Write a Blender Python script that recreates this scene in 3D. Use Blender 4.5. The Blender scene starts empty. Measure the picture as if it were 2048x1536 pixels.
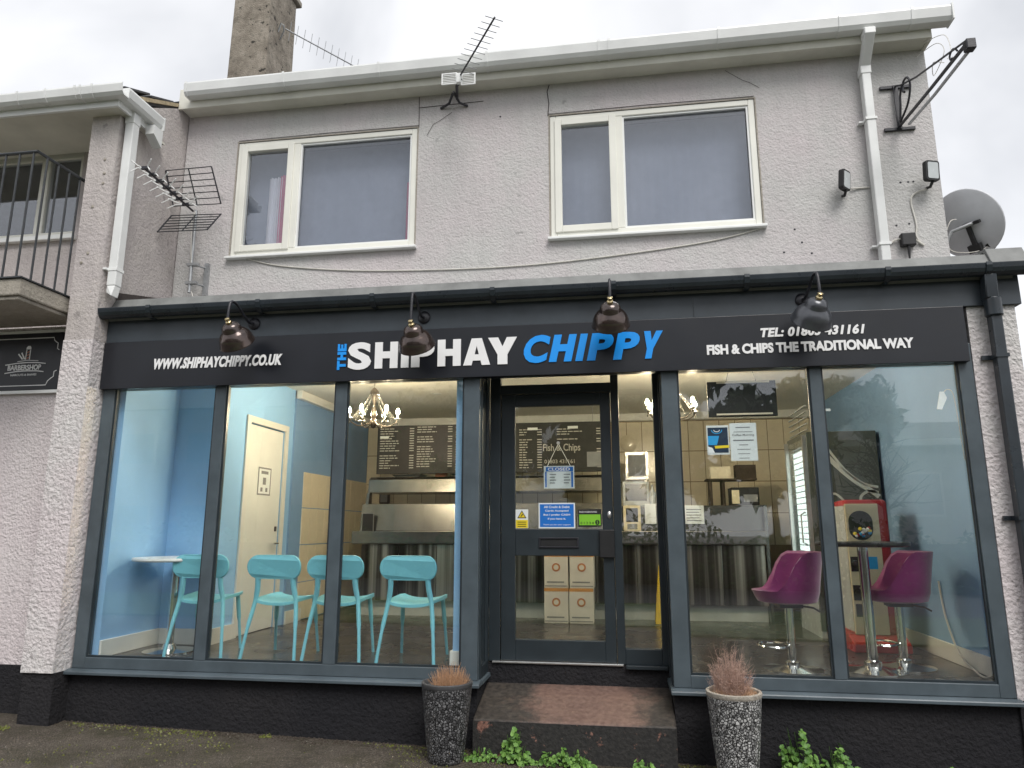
import bpy, math, random
from mathutils import Vector, Matrix
R = math.radians
random.seed(7)
sc = bpy.context.scene
col = sc.collection

# ---------------------------------------------------------------- camera
cam_data = bpy.data.cameras.new('camera')
cam = bpy.data.objects.new('camera', cam_data); col.objects.link(cam)
cam.location = (0, -5.15, 1.45)
cam.rotation_euler = (R(90 + 11.50), R(0.0), R(8.766))
cam_data.sensor_width = 36.0
cam_data.lens = 1420 / 2048 * 36
cam_data.clip_start = 0.05
cam_data.clip_end = 400
sc.camera = cam
# ---------------------------------------------------------------- sky and sun (bright overcast)
SUN_EL, SUN_AZ = 52, 152          # azimuth clockwise from +Y: behind the camera
world = bpy.data.worlds.new('World'); sc.world = world; world.use_nodes = True
nt = world.node_tree; nt.nodes.clear()
out = nt.nodes.new('ShaderNodeOutputWorld'); bg = nt.nodes.new('ShaderNodeBackground')
sky = nt.nodes.new('ShaderNodeTexSky'); sky.sky_type = 'NISHITA'; sky.sun_disc = False
sky.sun_elevation = R(SUN_EL); sky.sun_rotation = R(SUN_AZ)
tc = nt.nodes.new('ShaderNodeTexCoord')
n1 = nt.nodes.new('ShaderNodeTexNoise'); n1.inputs['Scale'].default_value = 2.3; n1.inputs['Detail'].default_value = 5; n1.inputs['Roughness'].default_value = .5
n1.inputs['Distortion'].default_value = .4
rmp = nt.nodes.new('ShaderNodeValToRGB')
rmp.color_ramp.elements[0].position = .38; rmp.color_ramp.elements[0].color = (4.0, 4.08, 4.25, 1)
rmp.color_ramp.elements[1].position = .62; rmp.color_ramp.elements[1].color = (6.2, 6.2, 6.3, 1)
mixc = nt.nodes.new('ShaderNodeMix'); mixc.data_type = 'RGBA'; mixc.inputs['Factor'].default_value = .92
nt.links.new(tc.outputs['Generated'], n1.inputs['Vector']); nt.links.new(n1.outputs['Fac'], rmp.inputs['Fac'])
nt.links.new(sky.outputs['Color'], mixc.inputs['A']); nt.links.new(rmp.outputs['Color'], mixc.inputs['B'])
nt.links.new(mixc.outputs['Result'], bg.inputs['Color']); bg.inputs['Strength'].default_value = .1
nt.links.new(bg.outputs[0], out.inputs[0])
sun_d = bpy.data.lights.new('sun', 'SUN'); sun_d.energy = 1.5; sun_d.angle = R(30); sun_d.color = (1, .97, .93)
sun = bpy.data.objects.new('sun', sun_d); col.objects.link(sun)
sdir = Vector((math.sin(R(SUN_AZ)) * math.cos(R(SUN_EL)), math.cos(R(SUN_AZ)) * math.cos(R(SUN_EL)), math.sin(R(SUN_EL))))
sun.rotation_euler = sdir.to_track_quat('Z', 'Y').to_euler()
sc.view_settings.view_transform = 'Standard'; sc.view_settings.look = 'None'
sc.view_settings.exposure = 0.94; sc.view_settings.gamma = 1.0
sc.render.engine = 'CYCLES'
sc.cycles.use_denoising = True
sc.cycles.max_bounces = 7; sc.cycles.transparent_max_bounces = 12; sc.cycles.sample_clamp_indirect = 4

# ---------------------------------------------------------------- materials
MATS = {}
def srgb(r, g, b):
    f = lambda c: (c / 12.92 if c <= .04045 else ((c + .055) / 1.055) ** 2.4)
    return (f(r / 255), f(g / 255), f(b / 255), 1)
class NT:
    def __init__(s, name):
        s.m = bpy.data.materials.new(name); s.m.use_nodes = True; s.t = s.m.node_tree; s.t.nodes.clear()
        s.out = s.t.nodes.new('ShaderNodeOutputMaterial')
        s.tc = s.t.nodes.new('ShaderNodeTexCoord')
    def n(s, typ, **kw):
        nd = s.t.nodes.new(typ)
        for k, v in kw.items():
            if k in nd.inputs: nd.inputs[k].default_value = v
            else: setattr(nd, k, v)
        return nd
    def l(s, a, b): s.t.links.new(a, b)
    def vec(s, scale=(1, 1, 1)):
        mp = s.n('ShaderNodeMapping'); mp.inputs['Scale'].default_value = scale
        s.l(s.tc.outputs['Object'], mp.inputs['Vector']); return mp.outputs['Vector']
    def noise(s, scale, detail=4, rough=.55, v=None, dist=0):
        nd = s.n('ShaderNodeTexNoise', Scale=scale, Detail=detail, Roughness=rough, Distortion=dist)
        s.l(v if v is not None else s.tc.outputs['Object'], nd.inputs['Vector']); return nd.outputs['Fac']
    def ramp(s, fac, stops):
        r = s.n('ShaderNodeValToRGB'); cr = r.color_ramp
        while len(cr.elements) < len(stops): cr.elements.new(.5)
        for e, (p, c) in zip(cr.elements, stops): e.position = p; e.color = c if len(c) == 4 else (*c, 1)
        s.l(fac, r.inputs['Fac']); return r.outputs['Color']
    def mix(s, fac, a, b, mode='MIX'):
        m = s.n('ShaderNodeMix', data_type='RGBA', blend_type=mode)
        for sock, v in (('Factor', fac), ('A', a), ('B', b)):
            if hasattr(v, 'is_linked'): s.l(v, m.inputs[sock])
            elif sock == 'Factor': m.inputs[sock].default_value = v
            else: m.inputs[sock].default_value = v if len(v) == 4 else (*v, 1)
        return m.outputs['Result']
    def bump(s, h, strength, dist, normal=None):
        b = s.n('ShaderNodeBump', Strength=strength, Distance=dist); s.l(h, b.inputs['Height'])
        if normal is not None: s.l(normal, b.inputs['Normal'])
        return b.outputs['Normal']
    def principled(s, color, rough=.5, metal=0, normal=None, spec=.5, emis=None, estr=0, coat=0):
        p = s.n('ShaderNodeBsdfPrincipled')
        if hasattr(color, 'is_linked'): s.l(color, p.inputs['Base Color'])
        else: p.inputs['Base Color'].default_value = color if len(color) == 4 else (*color, 1)
        if hasattr(rough, 'is_linked'): s.l(rough, p.inputs['Roughness'])
        else: p.inputs['Roughness'].default_value = rough
        p.inputs['Metallic'].default_value = metal; p.inputs['Specular IOR Level'].default_value = spec
        p.inputs['Coat Weight'].default_value = coat
        if normal is not None: s.l(normal, p.inputs['Normal'])
        if emis: p.inputs['Emission Color'].default_value = (*emis[:3], 1); p.inputs['Emission Strength'].default_value = estr
        s.l(p.outputs[0], s.out.inputs['Surface']); return p

def paint(name, c, rough=.45, var=.12, scale=6, bump=.0, metal=0, spec=.5, coat=0, bscale=90):
    """a plain coloured surface with slight tonal wear"""
    k = NT(name); c = tuple(c[:3])
    f = k.noise(scale, 5, .6)
    lo = tuple(x * (1 - var) for x in c); hi = tuple(min(1, x * (1 + var)) for x in c)
    cc = k.ramp(f, [(.3, lo), (.7, hi)])
    rr = k.ramp(k.noise(scale * 2.3, 4), [(.3, (rough * .85,) * 3), (.7, (min(1, rough * 1.15),) * 3)])
    nm = k.bump(k.noise(bscale, 3), .3, bump) if bump else None
    k.principled(cc, rr, metal, nm, spec, coat=coat)
    MATS[name] = k.m; return k.m

def render_wall(name, base, alt, dirt=.25, grain=75, depth=.012):
    """rough-cast render: hand-thrown texture, tint patches, streaks"""
    k = NT(name)
    f1 = k.noise(1.1, 5, .6); f2 = k.noise(3.5, 6, .65)
    c = k.mix(k.ramp(f1, [(.40, (0, 0, 0)), (.62, (1, 1, 1))]), base, alt)
    streak = k.noise(2.2, 6, .7, k.vec((5, 5, .5)))
    c = k.mix(k.ramp(streak, [(.45, (0, 0, 0)), (.75, (dirt,) * 3)]), c, tuple(x * .62 for x in base))
    c = k.mix(k.ramp(f2, [(.35, (0, 0, 0)), (.8, (dirt,) * 3)]), c, tuple(x * .72 for x in base))
    pits = k.noise(9, 2, .4)
    c = k.mix(k.ramp(pits, [(.70, (0, 0, 0)), (.76, (.55,) * 3)]), c, tuple(x * .45 for x in base))
    g = k.noise(grain, 4, .6)
    c = k.mix(k.ramp(g, [(.3, (.3,) * 3), (.5, (0, 0, 0))]), c, tuple(x * .55 for x in base))
    vor = k.n('ShaderNodeTexVoronoi', Scale=grain * .62, feature='SMOOTH_F1'); k.l(k.tc.outputs['Object'], vor.inputs['Vector'])
    nm = k.bump(g, .75, depth); nm = k.bump(vor.outputs['Distance'], .55, depth * .8, nm)
    nm = k.bump(k.noise(14, 3), .4, .012, nm)
    k.principled(c, .9, 0, nm, .25); MATS[name] = k.m

render_wall('render_grey', (.54, .532, .52), (.57, .522, .53), .24, 70, .010)
render_wall('render_pink', (.64, .575, .585), (.66, .61, .61), .2, 66, .016)
render_wall('render_return', (.50, .455, .45), (.55, .51, .48), .45, 60, .010)
render_wall('render_pier', (.66, .60, .605), (.64, .625, .61), .2, 52, .022)
render_wall('plinth_black', (.016, .016, .019), (.022, .021, .023), .3, 60, .016)
render_wall('concrete_old', (.36, .33, .28), (.46, .42, .37), .6, 60, .010)
paint('upvc_white', (.78, .79, .78), .38, .04, 3)
paint('upvc_cream', (.75, .745, .68), .38, .05, 3)
paint('upvc_eaves', (.64, .63, .56), .5, .12, 2.5)
paint('anthracite', (.066, .086, .100), .38, .22, 4)
paint('anthracite_dark', (.019, .027, .033), .4, .2, 4)  # anthracite copy darkened to hold the shade of the door recess
paint('fascia_grey', (.042, .053, .064), .42, .2, 3)
paint('sign_black', (.010, .0115, .016), .33, .2, 2.5)
paint('gutter_dark', (.022, .029, .036), .3, .25, 5)
paint('gutter_white', (.72, .73, .72), .32, .08, 3)
paint('iron_black', (.018, .018, .024), .42, .3, 20, .002)
paint('rail_iron', (.030, .034, .038), .5, .35, 14, .002)
paint('letter_white', (.83, .83, .83), .35, .03)
paint('letter_blue', (.008, .30, .87), .35, .04)
paint('alu', (.55, .55, .54), .35, .1, 12, metal=.9)
paint('galv', (.38, .39, .40), .45, .2, 20, metal=.6)
paint('steel_chrome', (.72, .72, .70), .12, .05, 10, metal=1)
paint('dish_grey', (.58, .59, .62), .5, .08, 6)
paint('rubber_black', (.012, .012, .013), .55, .2)
paint('lens_grey', (.50, .53, .54), .25, .08, 9)
paint('cable_white', (.62, .60, .55), .5, .1)
paint('brass', (.55, .45, .26), .25, .1, 12, metal=1)
paint('blue_wall', (.29, .52, .80), .55, .07, 1.5)
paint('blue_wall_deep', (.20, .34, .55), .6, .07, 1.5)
paint('ceiling_paint', (.78, .75, .66), .7, .05, 2)
paint('white_gloss', (.72, .72, .68), .35, .05, 4)
paint('door_cream', (.74, .76, .73), .4, .05, 4)
paint('tile_cream', (.78, .70, .53), .2, .06, 5)
paint('grout', (.28, .22, .14), .9, .1)
paint('chair_teal', (.19, .53, .64), .38, .05, 5)
paint('table_white', (.70, .72, .72), .3, .05)
paint('table_black', (.014, .014, .016), .3, .1)
paint('box_white', (.62, .60, .55), .7, .06, 6)
paint('box_tape', (.55, .27, .08), .5, .1)
paint('box_print', (.42, .16, .10), .6, .1)
paint('red_plastic', (.42, .025, .03), .3, .08)
paint('cream_plastic', (.70, .62, .42), .35, .06)
paint('dark_cavity', (.02, .02, .022), .6, .3)
paint('fridge_side', (.075, .085, .076), .3, .15, 3)
paint('script_pale', (.62, .66, .63), .5, .1)
paint('paper', (.76, .80, .80), .7, .03)
paint('print_grey', (.22, .23, .24), .7, .1)
paint('print_blue', (.008, .16, .58), .5, .05)
paint('print_cyan', (.02, .33, .68), .5, .05)
paint('print_navy', (.015, .035, .075), .5, .1)
paint('print_yellow', (.80, .62, .02), .5, .05)
paint('print_green', (.22, .55, .03), .5, .06)
paint('print_black', (.012, .012, .013), .5, .1)
paint('board_black', (.014, .014, .013), .55, .2, 3)
paint('menu_text', (.42, .41, .37), .6, .1)
paint('sign_yellow', (.62, .42, .01), .4, .08)
paint('net_curtain', (.23, .245, .285), .9, .06, 8)  # tone of reflected sky, for the added sheets behind the upper panes
paint('curtain_white', (.62, .60, .62), .9, .06, 8)
paint('curtain_pink', (.55, .12, .20), .9, .1, 8)
paint('room_dark', (.16, .16, .18), .9, .1)
paint('slate', (.055, .055, .058), .6, .3, 9, .004)
paint('mortar', (.38, .31, .20), .9, .25, 30, .006)
paint('lead_grey', (.17, .175, .17), .6, .25, 5, .003)
paint('roof_felt', (.05, .04, .038), .85, .3, 8)
paint('capsule_mix', (.35, .12, .10), .35, .6, 40)
paint('bungalow_white', (.62, .62, .60), .8, .1, 3)
paint('bungalow_roof', (.10, .10, .105), .8, .2, 6)
paint('chand_metal', (.055, .045, .035), .35, .2, 20, metal=.8)
paint('crystal', (.10, .10, .09), .1, .2, 30)
paint('brick_brown', (.16, .10, .075), .85, .25, 6, .01)
paint('bark', (.05, .038, .028), .9, .3, 12, .01)

def special_mats():
    # copper/bronze lamp shades with a lacquered, darkened finish
    k = NT('bronze'); f = k.noise(9, 4)
    k.principled(k.ramp(f, [(.3, (.050, .042, .040)), (.7, (.105, .074, .064))]), .2, .7, coat=.4); MATS['bronze'] = k.m
    k = NT('bronze_dark'); f = k.noise(9, 4)
    k.principled(k.ramp(f, [(.3, (.05, .054, .062)), (.7, (.08, .084, .095))]), .28, .3, coat=.3); MATS['bronze_dark'] = k.m
    # brushed stainless steel: vertical grain, then a copy with reflection streaks in its colour
    k = NT('stainless'); g = k.noise(3.2, 4, .6, k.vec((1, 1, .35)))
    c = k.ramp(g, [(.3, (.15, .148, .138)), (.7, (.25, .245, .23))])
    k.principled(c, .27, 1.0); MATS['stainless'] = k.m
    k = NT('stainless_dark'); g = k.noise(9, 3, .55, k.vec((1, 1, .012)))
    c = k.ramp(g, [(.36, (.035, .032, .028)), (.5, (.12, .11, .10)), (.66, (.55, .53, .48))])
    k.principled(c, .30, .9, k.bump(k.noise(7, 2, .5, k.vec((1, 1, .01))), .3, .02)); MATS['stainless_dark'] = k.m
    # vinyl shop floor
    k = NT('shop_floor'); f = k.noise(40, 4); f2 = k.noise(2, 4)
    c = k.mix(k.ramp(f, [(.4, (.045, .038, .032)), (.7, (.10, .088, .075))]), (.05, .045, .04), (.09, .08, .068))
    k.principled(c, k.ramp(f2, [(.3, (.18,) * 3), (.7, (.34,) * 3)]), 0, None, .5); MATS['shop_floor'] = k.m
    # purple velvet
    k = NT('purple_fabric'); f = k.noise(140, 3); f2 = k.noise(5, 3)
    c = k.mix(k.ramp(f2, [(.3, (0,) * 3), (.7, (1,) * 3)]), (.13, .012, .085), (.20, .022, .13))
    p = k.principled(c, .8, 0, k.bump(f, .4, .004), .3); p.inputs['Sheen Weight'].default_value = .5; MATS['purple_fabric'] = k.m
    # asphalt forecourt: dark, wet, mossy
    k = NT('asphalt'); f = k.noise(85, 4, .75); f2 = k.noise(1.6, 6, .65); f3 = k.noise(45, 5, .7)
    c = k.ramp(f, [(.34, (.028, .023, .018)), (.50, (.10, .082, .064)), (.68, (.30, .26, .21))])
    c = k.mix(k.ramp(f3, [(.35, (.55,) * 3), (.6, (0,) * 3)]), c, (.018, .015, .011))
    moss = k.noise(3.2, 6, .75)
    mm = k.ramp(moss, [(.46, (0,) * 3), (.68, (.75,) * 3)])
    c = k.mix(mm, c, k.ramp(f3, [(.3, (.014, .018, .004)), (.7, (.060, .060, .016))]))
    c = k.mix(k.ramp(f2, [(.4, (0,) * 3), (.7, (.6,) * 3)]), c, (.032, .022, .015))
    vor = k.n('ShaderNodeTexVoronoi', Scale=90); k.l(k.tc.outputs['Object'], vor.inputs['Vector'])
    nm = k.bump(vor.outputs['Distance'], .8, .014); nm = k.bump(f3, .7, .015, nm)
    k.principled(c, k.ramp(f2, [(.3, (.42,) * 3), (.7, (.75,) * 3)]), 0, nm, .5); MATS['asphalt'] = k.m
    k = NT('road_tar'); f = k.noise(90, 3, .7)
    k.principled(k.ramp(f, [(.3, (.03,) * 3), (.7, (.075,) * 3)]), .7, 0, k.bump(f, .5, .01)); MATS['road_tar'] = k.m
    # concrete step, black-painted and worn through to red
    k = NT('step_paint'); f = k.noise(4.5, 8, .7); f2 = k.noise(30, 5)
    sep = k.n('ShaderNodeSeparateXYZ'); k.l(k.tc.outputs['Object'], sep.inputs[0])
    gx = k.n('ShaderNodeMath', operation='SUBTRACT'); k.l(sep.outputs['X'], gx.inputs[0]); gx.inputs[1].default_value = .50
    gx2 = k.n('ShaderNodeMath', operation='ABSOLUTE'); k.l(gx.outputs[0], gx2.inputs[0])
    gx3 = k.n('ShaderNodeMath', operation='MULTIPLY'); k.l(gx2.outputs[0], gx3.inputs[0]); gx3.inputs[1].default_value = .85
    gy = k.n('ShaderNodeMath', operation='SUBTRACT'); k.l(sep.outputs['Y'], gy.inputs[0]); gy.inputs[1].default_value = -.66
    gy2 = k.n('ShaderNodeMath', operation='ABSOLUTE'); k.l(gy.outputs[0], gy2.inputs[0])
    sq1 = k.n('ShaderNodeMath', operation='POWER'); k.l(gx3.outputs[0], sq1.inputs[0]); sq1.inputs[1].default_value = 3
    sq2 = k.n('ShaderNodeMath', operation='POWER'); k.l(gy2.outputs[0], sq2.inputs[0]); sq2.inputs[1].default_value = 3
    sqs = k.n('ShaderNodeMath', operation='ADD'); k.l(sq1.outputs[0], sqs.inputs[0]); k.l(sq2.outputs[0], sqs.inputs[1])
    gs = k.n('ShaderNodeMath', operation='POWER'); k.l(sqs.outputs[0], gs.inputs[0]); gs.inputs[1].default_value = .3333
    ad = k.n('ShaderNodeMath', operation='MULTIPLY_ADD'); k.l(f, ad.inputs[0]); ad.inputs[1].default_value = .75; k.l(gs.outputs[0], ad.inputs[2])
    worn = k.ramp(ad.outputs[0], [(.62, (1,) * 3), (.72, (.45,) * 3), (.80, (0,) * 3)])
    red = k.ramp(f2, [(.3, (.11, .066, .053)), (.7, (.19, .122, .098))])
    blk = k.ramp(f2, [(.3, (.022, .019, .017)), (.7, (.065, .055, .046))])
    c = k.mix(worn, blk, red)
    k.principled(c, k.ramp(f, [(.3, (.35,) * 3), (.7, (.7,) * 3)]), 0, k.bump(f2, .5, .008)); MATS['step_paint'] = k.m
    k = NT('step_front'); f = k.noise(9, 7, .7); f2 = k.noise(40, 5)
    c = k.mix(k.ramp(f, [(.60, (0,) * 3), (.65, (1,) * 3)]), k.ramp(f2, [(.3, (.010, .010, .010)), (.7, (.03, .028, .026))]), k.ramp(f2, [(.3, (.14, .06, .045)), (.7, (.30, .16, .12))]))
    k.principled(c, .8, 0, k.bump(f2, .6, .012)); MATS['step_front'] = k.m
    # planters: mosaic of small stone chips
    for nm_, lo, hi, gr in (('chip_dark', (.030, .030, .032), (.20, .20, .205), (.006, .006, .007)), ('chip_pale', (.15, .15, .15), (.56, .56, .55), (.010, .010, .010))):
        k = NT(nm_); v = k.vec((1, 1, 1))
        wob = k.noise(60, 3)
        mv = k.n('ShaderNodeMix', data_type='VECTOR'); mv.inputs[0].default_value = .012
        k.l(v, mv.inputs[4]); nz = k.n('ShaderNodeTexNoise', Scale=60.); k.l(v, nz.inputs['Vector']); k.l(nz.outputs['Color'], mv.inputs[5])
        vo = k.n('ShaderNodeTexVoronoi', Scale=62., feature='DISTANCE_TO_EDGE'); k.l(mv.outputs[1], vo.inputs['Vector'])
        vc = k.n('ShaderNodeTexVoronoi', Scale=62.); k.l(mv.outputs[1], vc.inputs['Vector'])
        sepc = k.n('ShaderNodeSeparateColor'); k.l(vc.outputs['Color'], sepc.inputs[0])
        chip = k.ramp(sepc.outputs[0], [(.05, lo), (.95, hi)])
        edge = k.ramp(vo.outputs['Distance'], [(.05, (0,) * 3), (.16, (1,) * 3)])
        c = k.mix(edge, gr, chip)
        k.principled(c, .38, 0, k.bump(edge, .9, .006), .5); MATS[nm_] = k.m
    # chimney: weathered render with lichen
    k = NT('chimney_render'); f = k.noise(5, 7, .7); f2 = k.noise(16, 5, .7); f3 = k.noise(60, 4)
    c = k.ramp(f, [(.3, (.12, .10, .08)), (.5, (.24, .21, .17)), (.7, (.36, .32, .27))])
    c = k.mix(k.ramp(f2, [(.55, (0,) * 3), (.72, (.8,) * 3)]), c, (.055, .058, .045))
    c = k.mix(k.ramp(k.noise(11, 2), [(.66, (0,) * 3), (.70, (.9,) * 3)]), c, (.02, .018, .015))
    k.principled(c, .95, 0, k.bump(f3, .7, .02)); MATS['chimney_render'] = k.m
    # leaves, dried stems, grass
    for nm_, lo, hi in (('leaf_weed', (.028, .10, .012), (.17, .31, .06)), ('leaf_dark', (.014, .035, .010), (.05, .09, .028)), ('leaf_mid', (.03, .06, .014), (.085, .13, .035)),
                        ('stem_dry', (.30, .16, .08), (.68, .44, .28)), ('stem_dry_pink', (.28, .17, .13), (.60, .43, .36)), ('grass_green', (.025, .055, .010), (.07, .12, .022)), ('moss_green', (.05, .065, .008), (.16, .17, .03))):
        k = NT(nm_); oi = k.n('ShaderNodeNewGeometry'); f = k.noise(25, 3)
        rnd = oi.outputs['Random Per Island']
        c = k.mix(.35, k.ramp(rnd, [(.0, lo), (1., hi)]), k.ramp(f, [(.3, lo), (.7, hi)]))
        p = k.principled(c, .55, 0, None, .4); MATS[nm_] = k.m
    # glass: Fresnel mix of clear transmission and mirror reflection
    for nm_, f0, tint in (('glass', .072, (.97, .985, .98)), ('glass_upper', .10, (.90, .92, .95)), ('glass_door', .04, (.92, .94, .93))):
        k = NT(nm_); lw = k.n('ShaderNodeLayerWeight', Blend=.5)
        pw = k.n('ShaderNodeMath', operation='POWER'); k.l(lw.outputs['Facing'], pw.inputs[0]); pw.inputs[1].default_value = 5
        fr = k.n('ShaderNodeMath', operation='MULTIPLY_ADD'); k.l(pw.outputs[0], fr.inputs[0]); fr.inputs[1].default_value = 1 - f0; fr.inputs[2].default_value = f0
        tr = k.n('ShaderNodeBsdfTransparent'); tr.inputs['Color'].default_value = (*tint, 1)
        gl = k.n('ShaderNodeBsdfGlossy', Roughness=0.0); gl.inputs['Color'].default_value = (.95, .97, 1, 1)
        k.l(k.bump(k.noise(1.1, 1), .02, .01), gl.inputs['Normal'])
        mx = k.n('ShaderNodeMixShader'); k.l(fr.outputs[0], mx.inputs[0]); k.l(tr.outputs[0], mx.inputs[1]); k.l(gl.outputs[0], mx.inputs[2])
        k.l(mx.outputs[0], k.out.inputs['Surface']); MATS[nm_] = k.m
    for nm_, c, s in (('bulb_warm', (1, .82, .56), 560), ('led_white', (.88, 1, .94), 1.6), ('downlight', (1, .90, .72), 3500)):
        k = NT(nm_); e = k.n('ShaderNodeEmission'); e.inputs['Color'].default_value = (*c, 1); e.inputs['Strength'].default_value = s
        k.l(e.outputs[0], k.out.inputs['Surface']); MATS[nm_] = k.m
special_mats()

# ---------------------------------------------------------------- mesh helpers
WL = {}                                   # world offset of each object's root
MESHCACHE = {}
class MB:
    def __init__(s): s.v = []; s.f = []; s.sm = []
    def add(s, vs, fs, smooth=False):
        o = len(s.v); s.v += [tuple(v) for v in vs]; s.f += [tuple(i + o for i in f) for f in fs]; s.sm += [smooth] * len(fs); return s
    def box(s, x0, x1, y0, y1, z0, z1, M=None):
        vs = [Vector(p) for p in ((x0, y0, z0), (x1, y0, z0), (x1, y1, z0), (x0, y1, z0), (x0, y0, z1), (x1, y0, z1), (x1, y1, z1), (x0, y1, z1))]
        if M is not None: vs = [M @ v for v in vs]
        return s.add(vs, [(0, 3, 2, 1), (4, 5, 6, 7), (0, 1, 5, 4), (1, 2, 6, 5), (2, 3, 7, 6), (3, 0, 4, 7)])
    def prism(s, poly, a, b, axis='y', M=None):
        """poly: 2-D outline; axis y: (x,z), axis x: (y,z), axis z: (x,y)"""
        def P(p, t): return Vector({'y': (p[0], t, p[1]), 'x': (t, p[0], p[1]), 'z': (p[0], p[1], t)}[axis])
        n = len(poly); vs = [P(p, a) for p in poly] + [P(p, b) for p in poly]
        if M is not None: vs = [M @ v for v in vs]
        return s.add(vs, [tuple(range(n)), tuple(range(2 * n - 1, n - 1, -1))] + [(i, n + i, n + (i + 1) % n, (i + 1) % n) for i in range(n)])
    def tube(s, pts, r, n=8, smooth=True, caps=True):
        pts = [Vector(p) for p in pts]; rs = r if isinstance(r, (list, tuple)) else [r] * len(pts)
        vs = []; up = None
        for i, p in enumerate(pts):
            d = (pts[min(i + 1, len(pts) - 1)] - pts[max(i - 1, 0)]).normalized()
            if up is None: up = d.orthogonal().normalized()
            else:
                up = up - d * up.dot(d)
                up = up.normalized() if up.length > 1e-6 else d.orthogonal().normalized()
            w = d.cross(up)
            for j in range(n):
                a = 2 * math.pi * j / n; vs.append(p + (up * math.cos(a) + w * math.sin(a)) * rs[i])
        fs = [(i * n + j, i * n + (j + 1) % n, (i + 1) * n + (j + 1) % n, (i + 1) * n + j) for i in range(len(pts) - 1) for j in range(n)]
        s.add(vs, fs, smooth)
        if caps: 
            o = len(s.v) - len(vs)
            s.f += [tuple(o + j for j in range(n - 1, -1, -1)), tuple(o + (len(pts) - 1) * n + j for j in range(n))]; s.sm += [False, False]
        return s
    def lathe(s, prof, n=24, M=None, smooth=True):
        """prof: (r,z) pairs around Z"""
        vs = []
        for r, z in prof:
            for j in range(n):
                a = 2 * math.pi * j / n; v = Vector((r * math.cos(a), r * math.sin(a), z)); vs.append(M @ v if M is not None else v)
        fs = [(i * n + j, i * n + (j + 1) % n, (i + 1) * n + (j + 1) % n, (i + 1) * n + j) for i in range(len(prof) - 1) for j in range(n)]
        s.add(vs, fs, smooth); o = len(s.v) - len(vs)
        if prof[0][0] > 1e-4: s.f.append(tuple(o + j for j in range(n - 1, -1, -1))); s.sm.append(False)
        if prof[-1][0] > 1e-4: s.f.append(tuple(o + (len(prof) - 1) * n + j for j in range(n))); s.sm.append(False)
        return s
    def quad(s, a, b, c, d): return s.add([a, b, c, d], [(0, 1, 2, 3)])
    def build(s, name, mat, parent=None, bev=0, loc=None):
        off = WL[parent.name] if parent is not None else (Vector(loc) if loc else Vector((0, 0, 0)))
        me = bpy.data.meshes.new(name)
        me.from_pydata([(v[0] - off[0], v[1] - off[1], v[2] - off[2]) for v in s.v], [], s.f)
        me.polygons.foreach_set('use_smooth', s.sm); me.update()
        if any(s.sm): me.set_sharp_from_angle(angle=R(42))
        me.materials.append(MATS[mat])
        return link_mesh(name, me, parent, bev, off)
def link_mesh(name, me, parent=None, bev=0, off=None):
    o = bpy.data.objects.new(name, me); col.objects.link(o)
    if parent is not None: o.parent = parent; WL[o.name] = WL[parent.name]
    else:
        o.location = off if off is not None else (0, 0, 0); WL[o.name] = Vector(o.location)
    if bev:
        b = o.modifiers.new('bevel', 'BEVEL'); b.width = bev; b.segments = 2; b.limit_method = 'ANGLE'; b.angle_limit = R(40)
    return o
def bx(name, mat, parent, x0, x1, y0, y1, z0, z1, bev=0): return MB().box(x0, x1, y0, y1, z0, z1).build(name, mat, parent, bev)
def thing(name, label, cat, loc=(0, 0, 0), group=None):
    o = bpy.data.objects.new(name, None); col.objects.link(o); o.location = loc; o.empty_display_size = .1
    WL[o.name] = Vector(loc); tag(o, label, cat, group); return o
def tag(o, label, cat, group=None):
    o['label'] = label; o['category'] = cat
    if group: o['group'] = group
    return o
def struct(o, kind='structure', label=None):
    o['kind'] = kind
    if label: o['label'] = label
    return o
def copy_tree(o, parent=None):
    c = o.copy(); col.objects.link(c); c.parent = parent
    WL[c.name] = WL[o.name]
    for ch in list(o.children): copy_tree(ch, c)
    return c
def relabel(o, label): o['label'] = label; return o
def bez(p0, p1, p2, p3, n=12):
    p0, p1, p2, p3 = map(Vector, (p0, p1, p2, p3)); o = []
    for i in range(n + 1):
        t = i / n; o.append(p0 * (1 - t) ** 3 + p1 * 3 * t * (1 - t) ** 2 + p2 * 3 * t * t * (1 - t) + p3 * t ** 3)
    return o
def catmull(pts, n=6):
    P = [Vector(p) for p in pts]; P = [P[0]] + P + [P[-1]]; o = []
    for i in range(1, len(P) - 2):
        for k in range(n):
            t = k / n; a, b, c, d = P[i - 1:i + 3]
            o.append(.5 * ((2 * b) + (c - a) * t + (2 * a - 5 * b + 4 * c - d) * t * t + (3 * b - a - 3 * c + d) * t ** 3))
    o.append(P[-2]); return o
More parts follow.
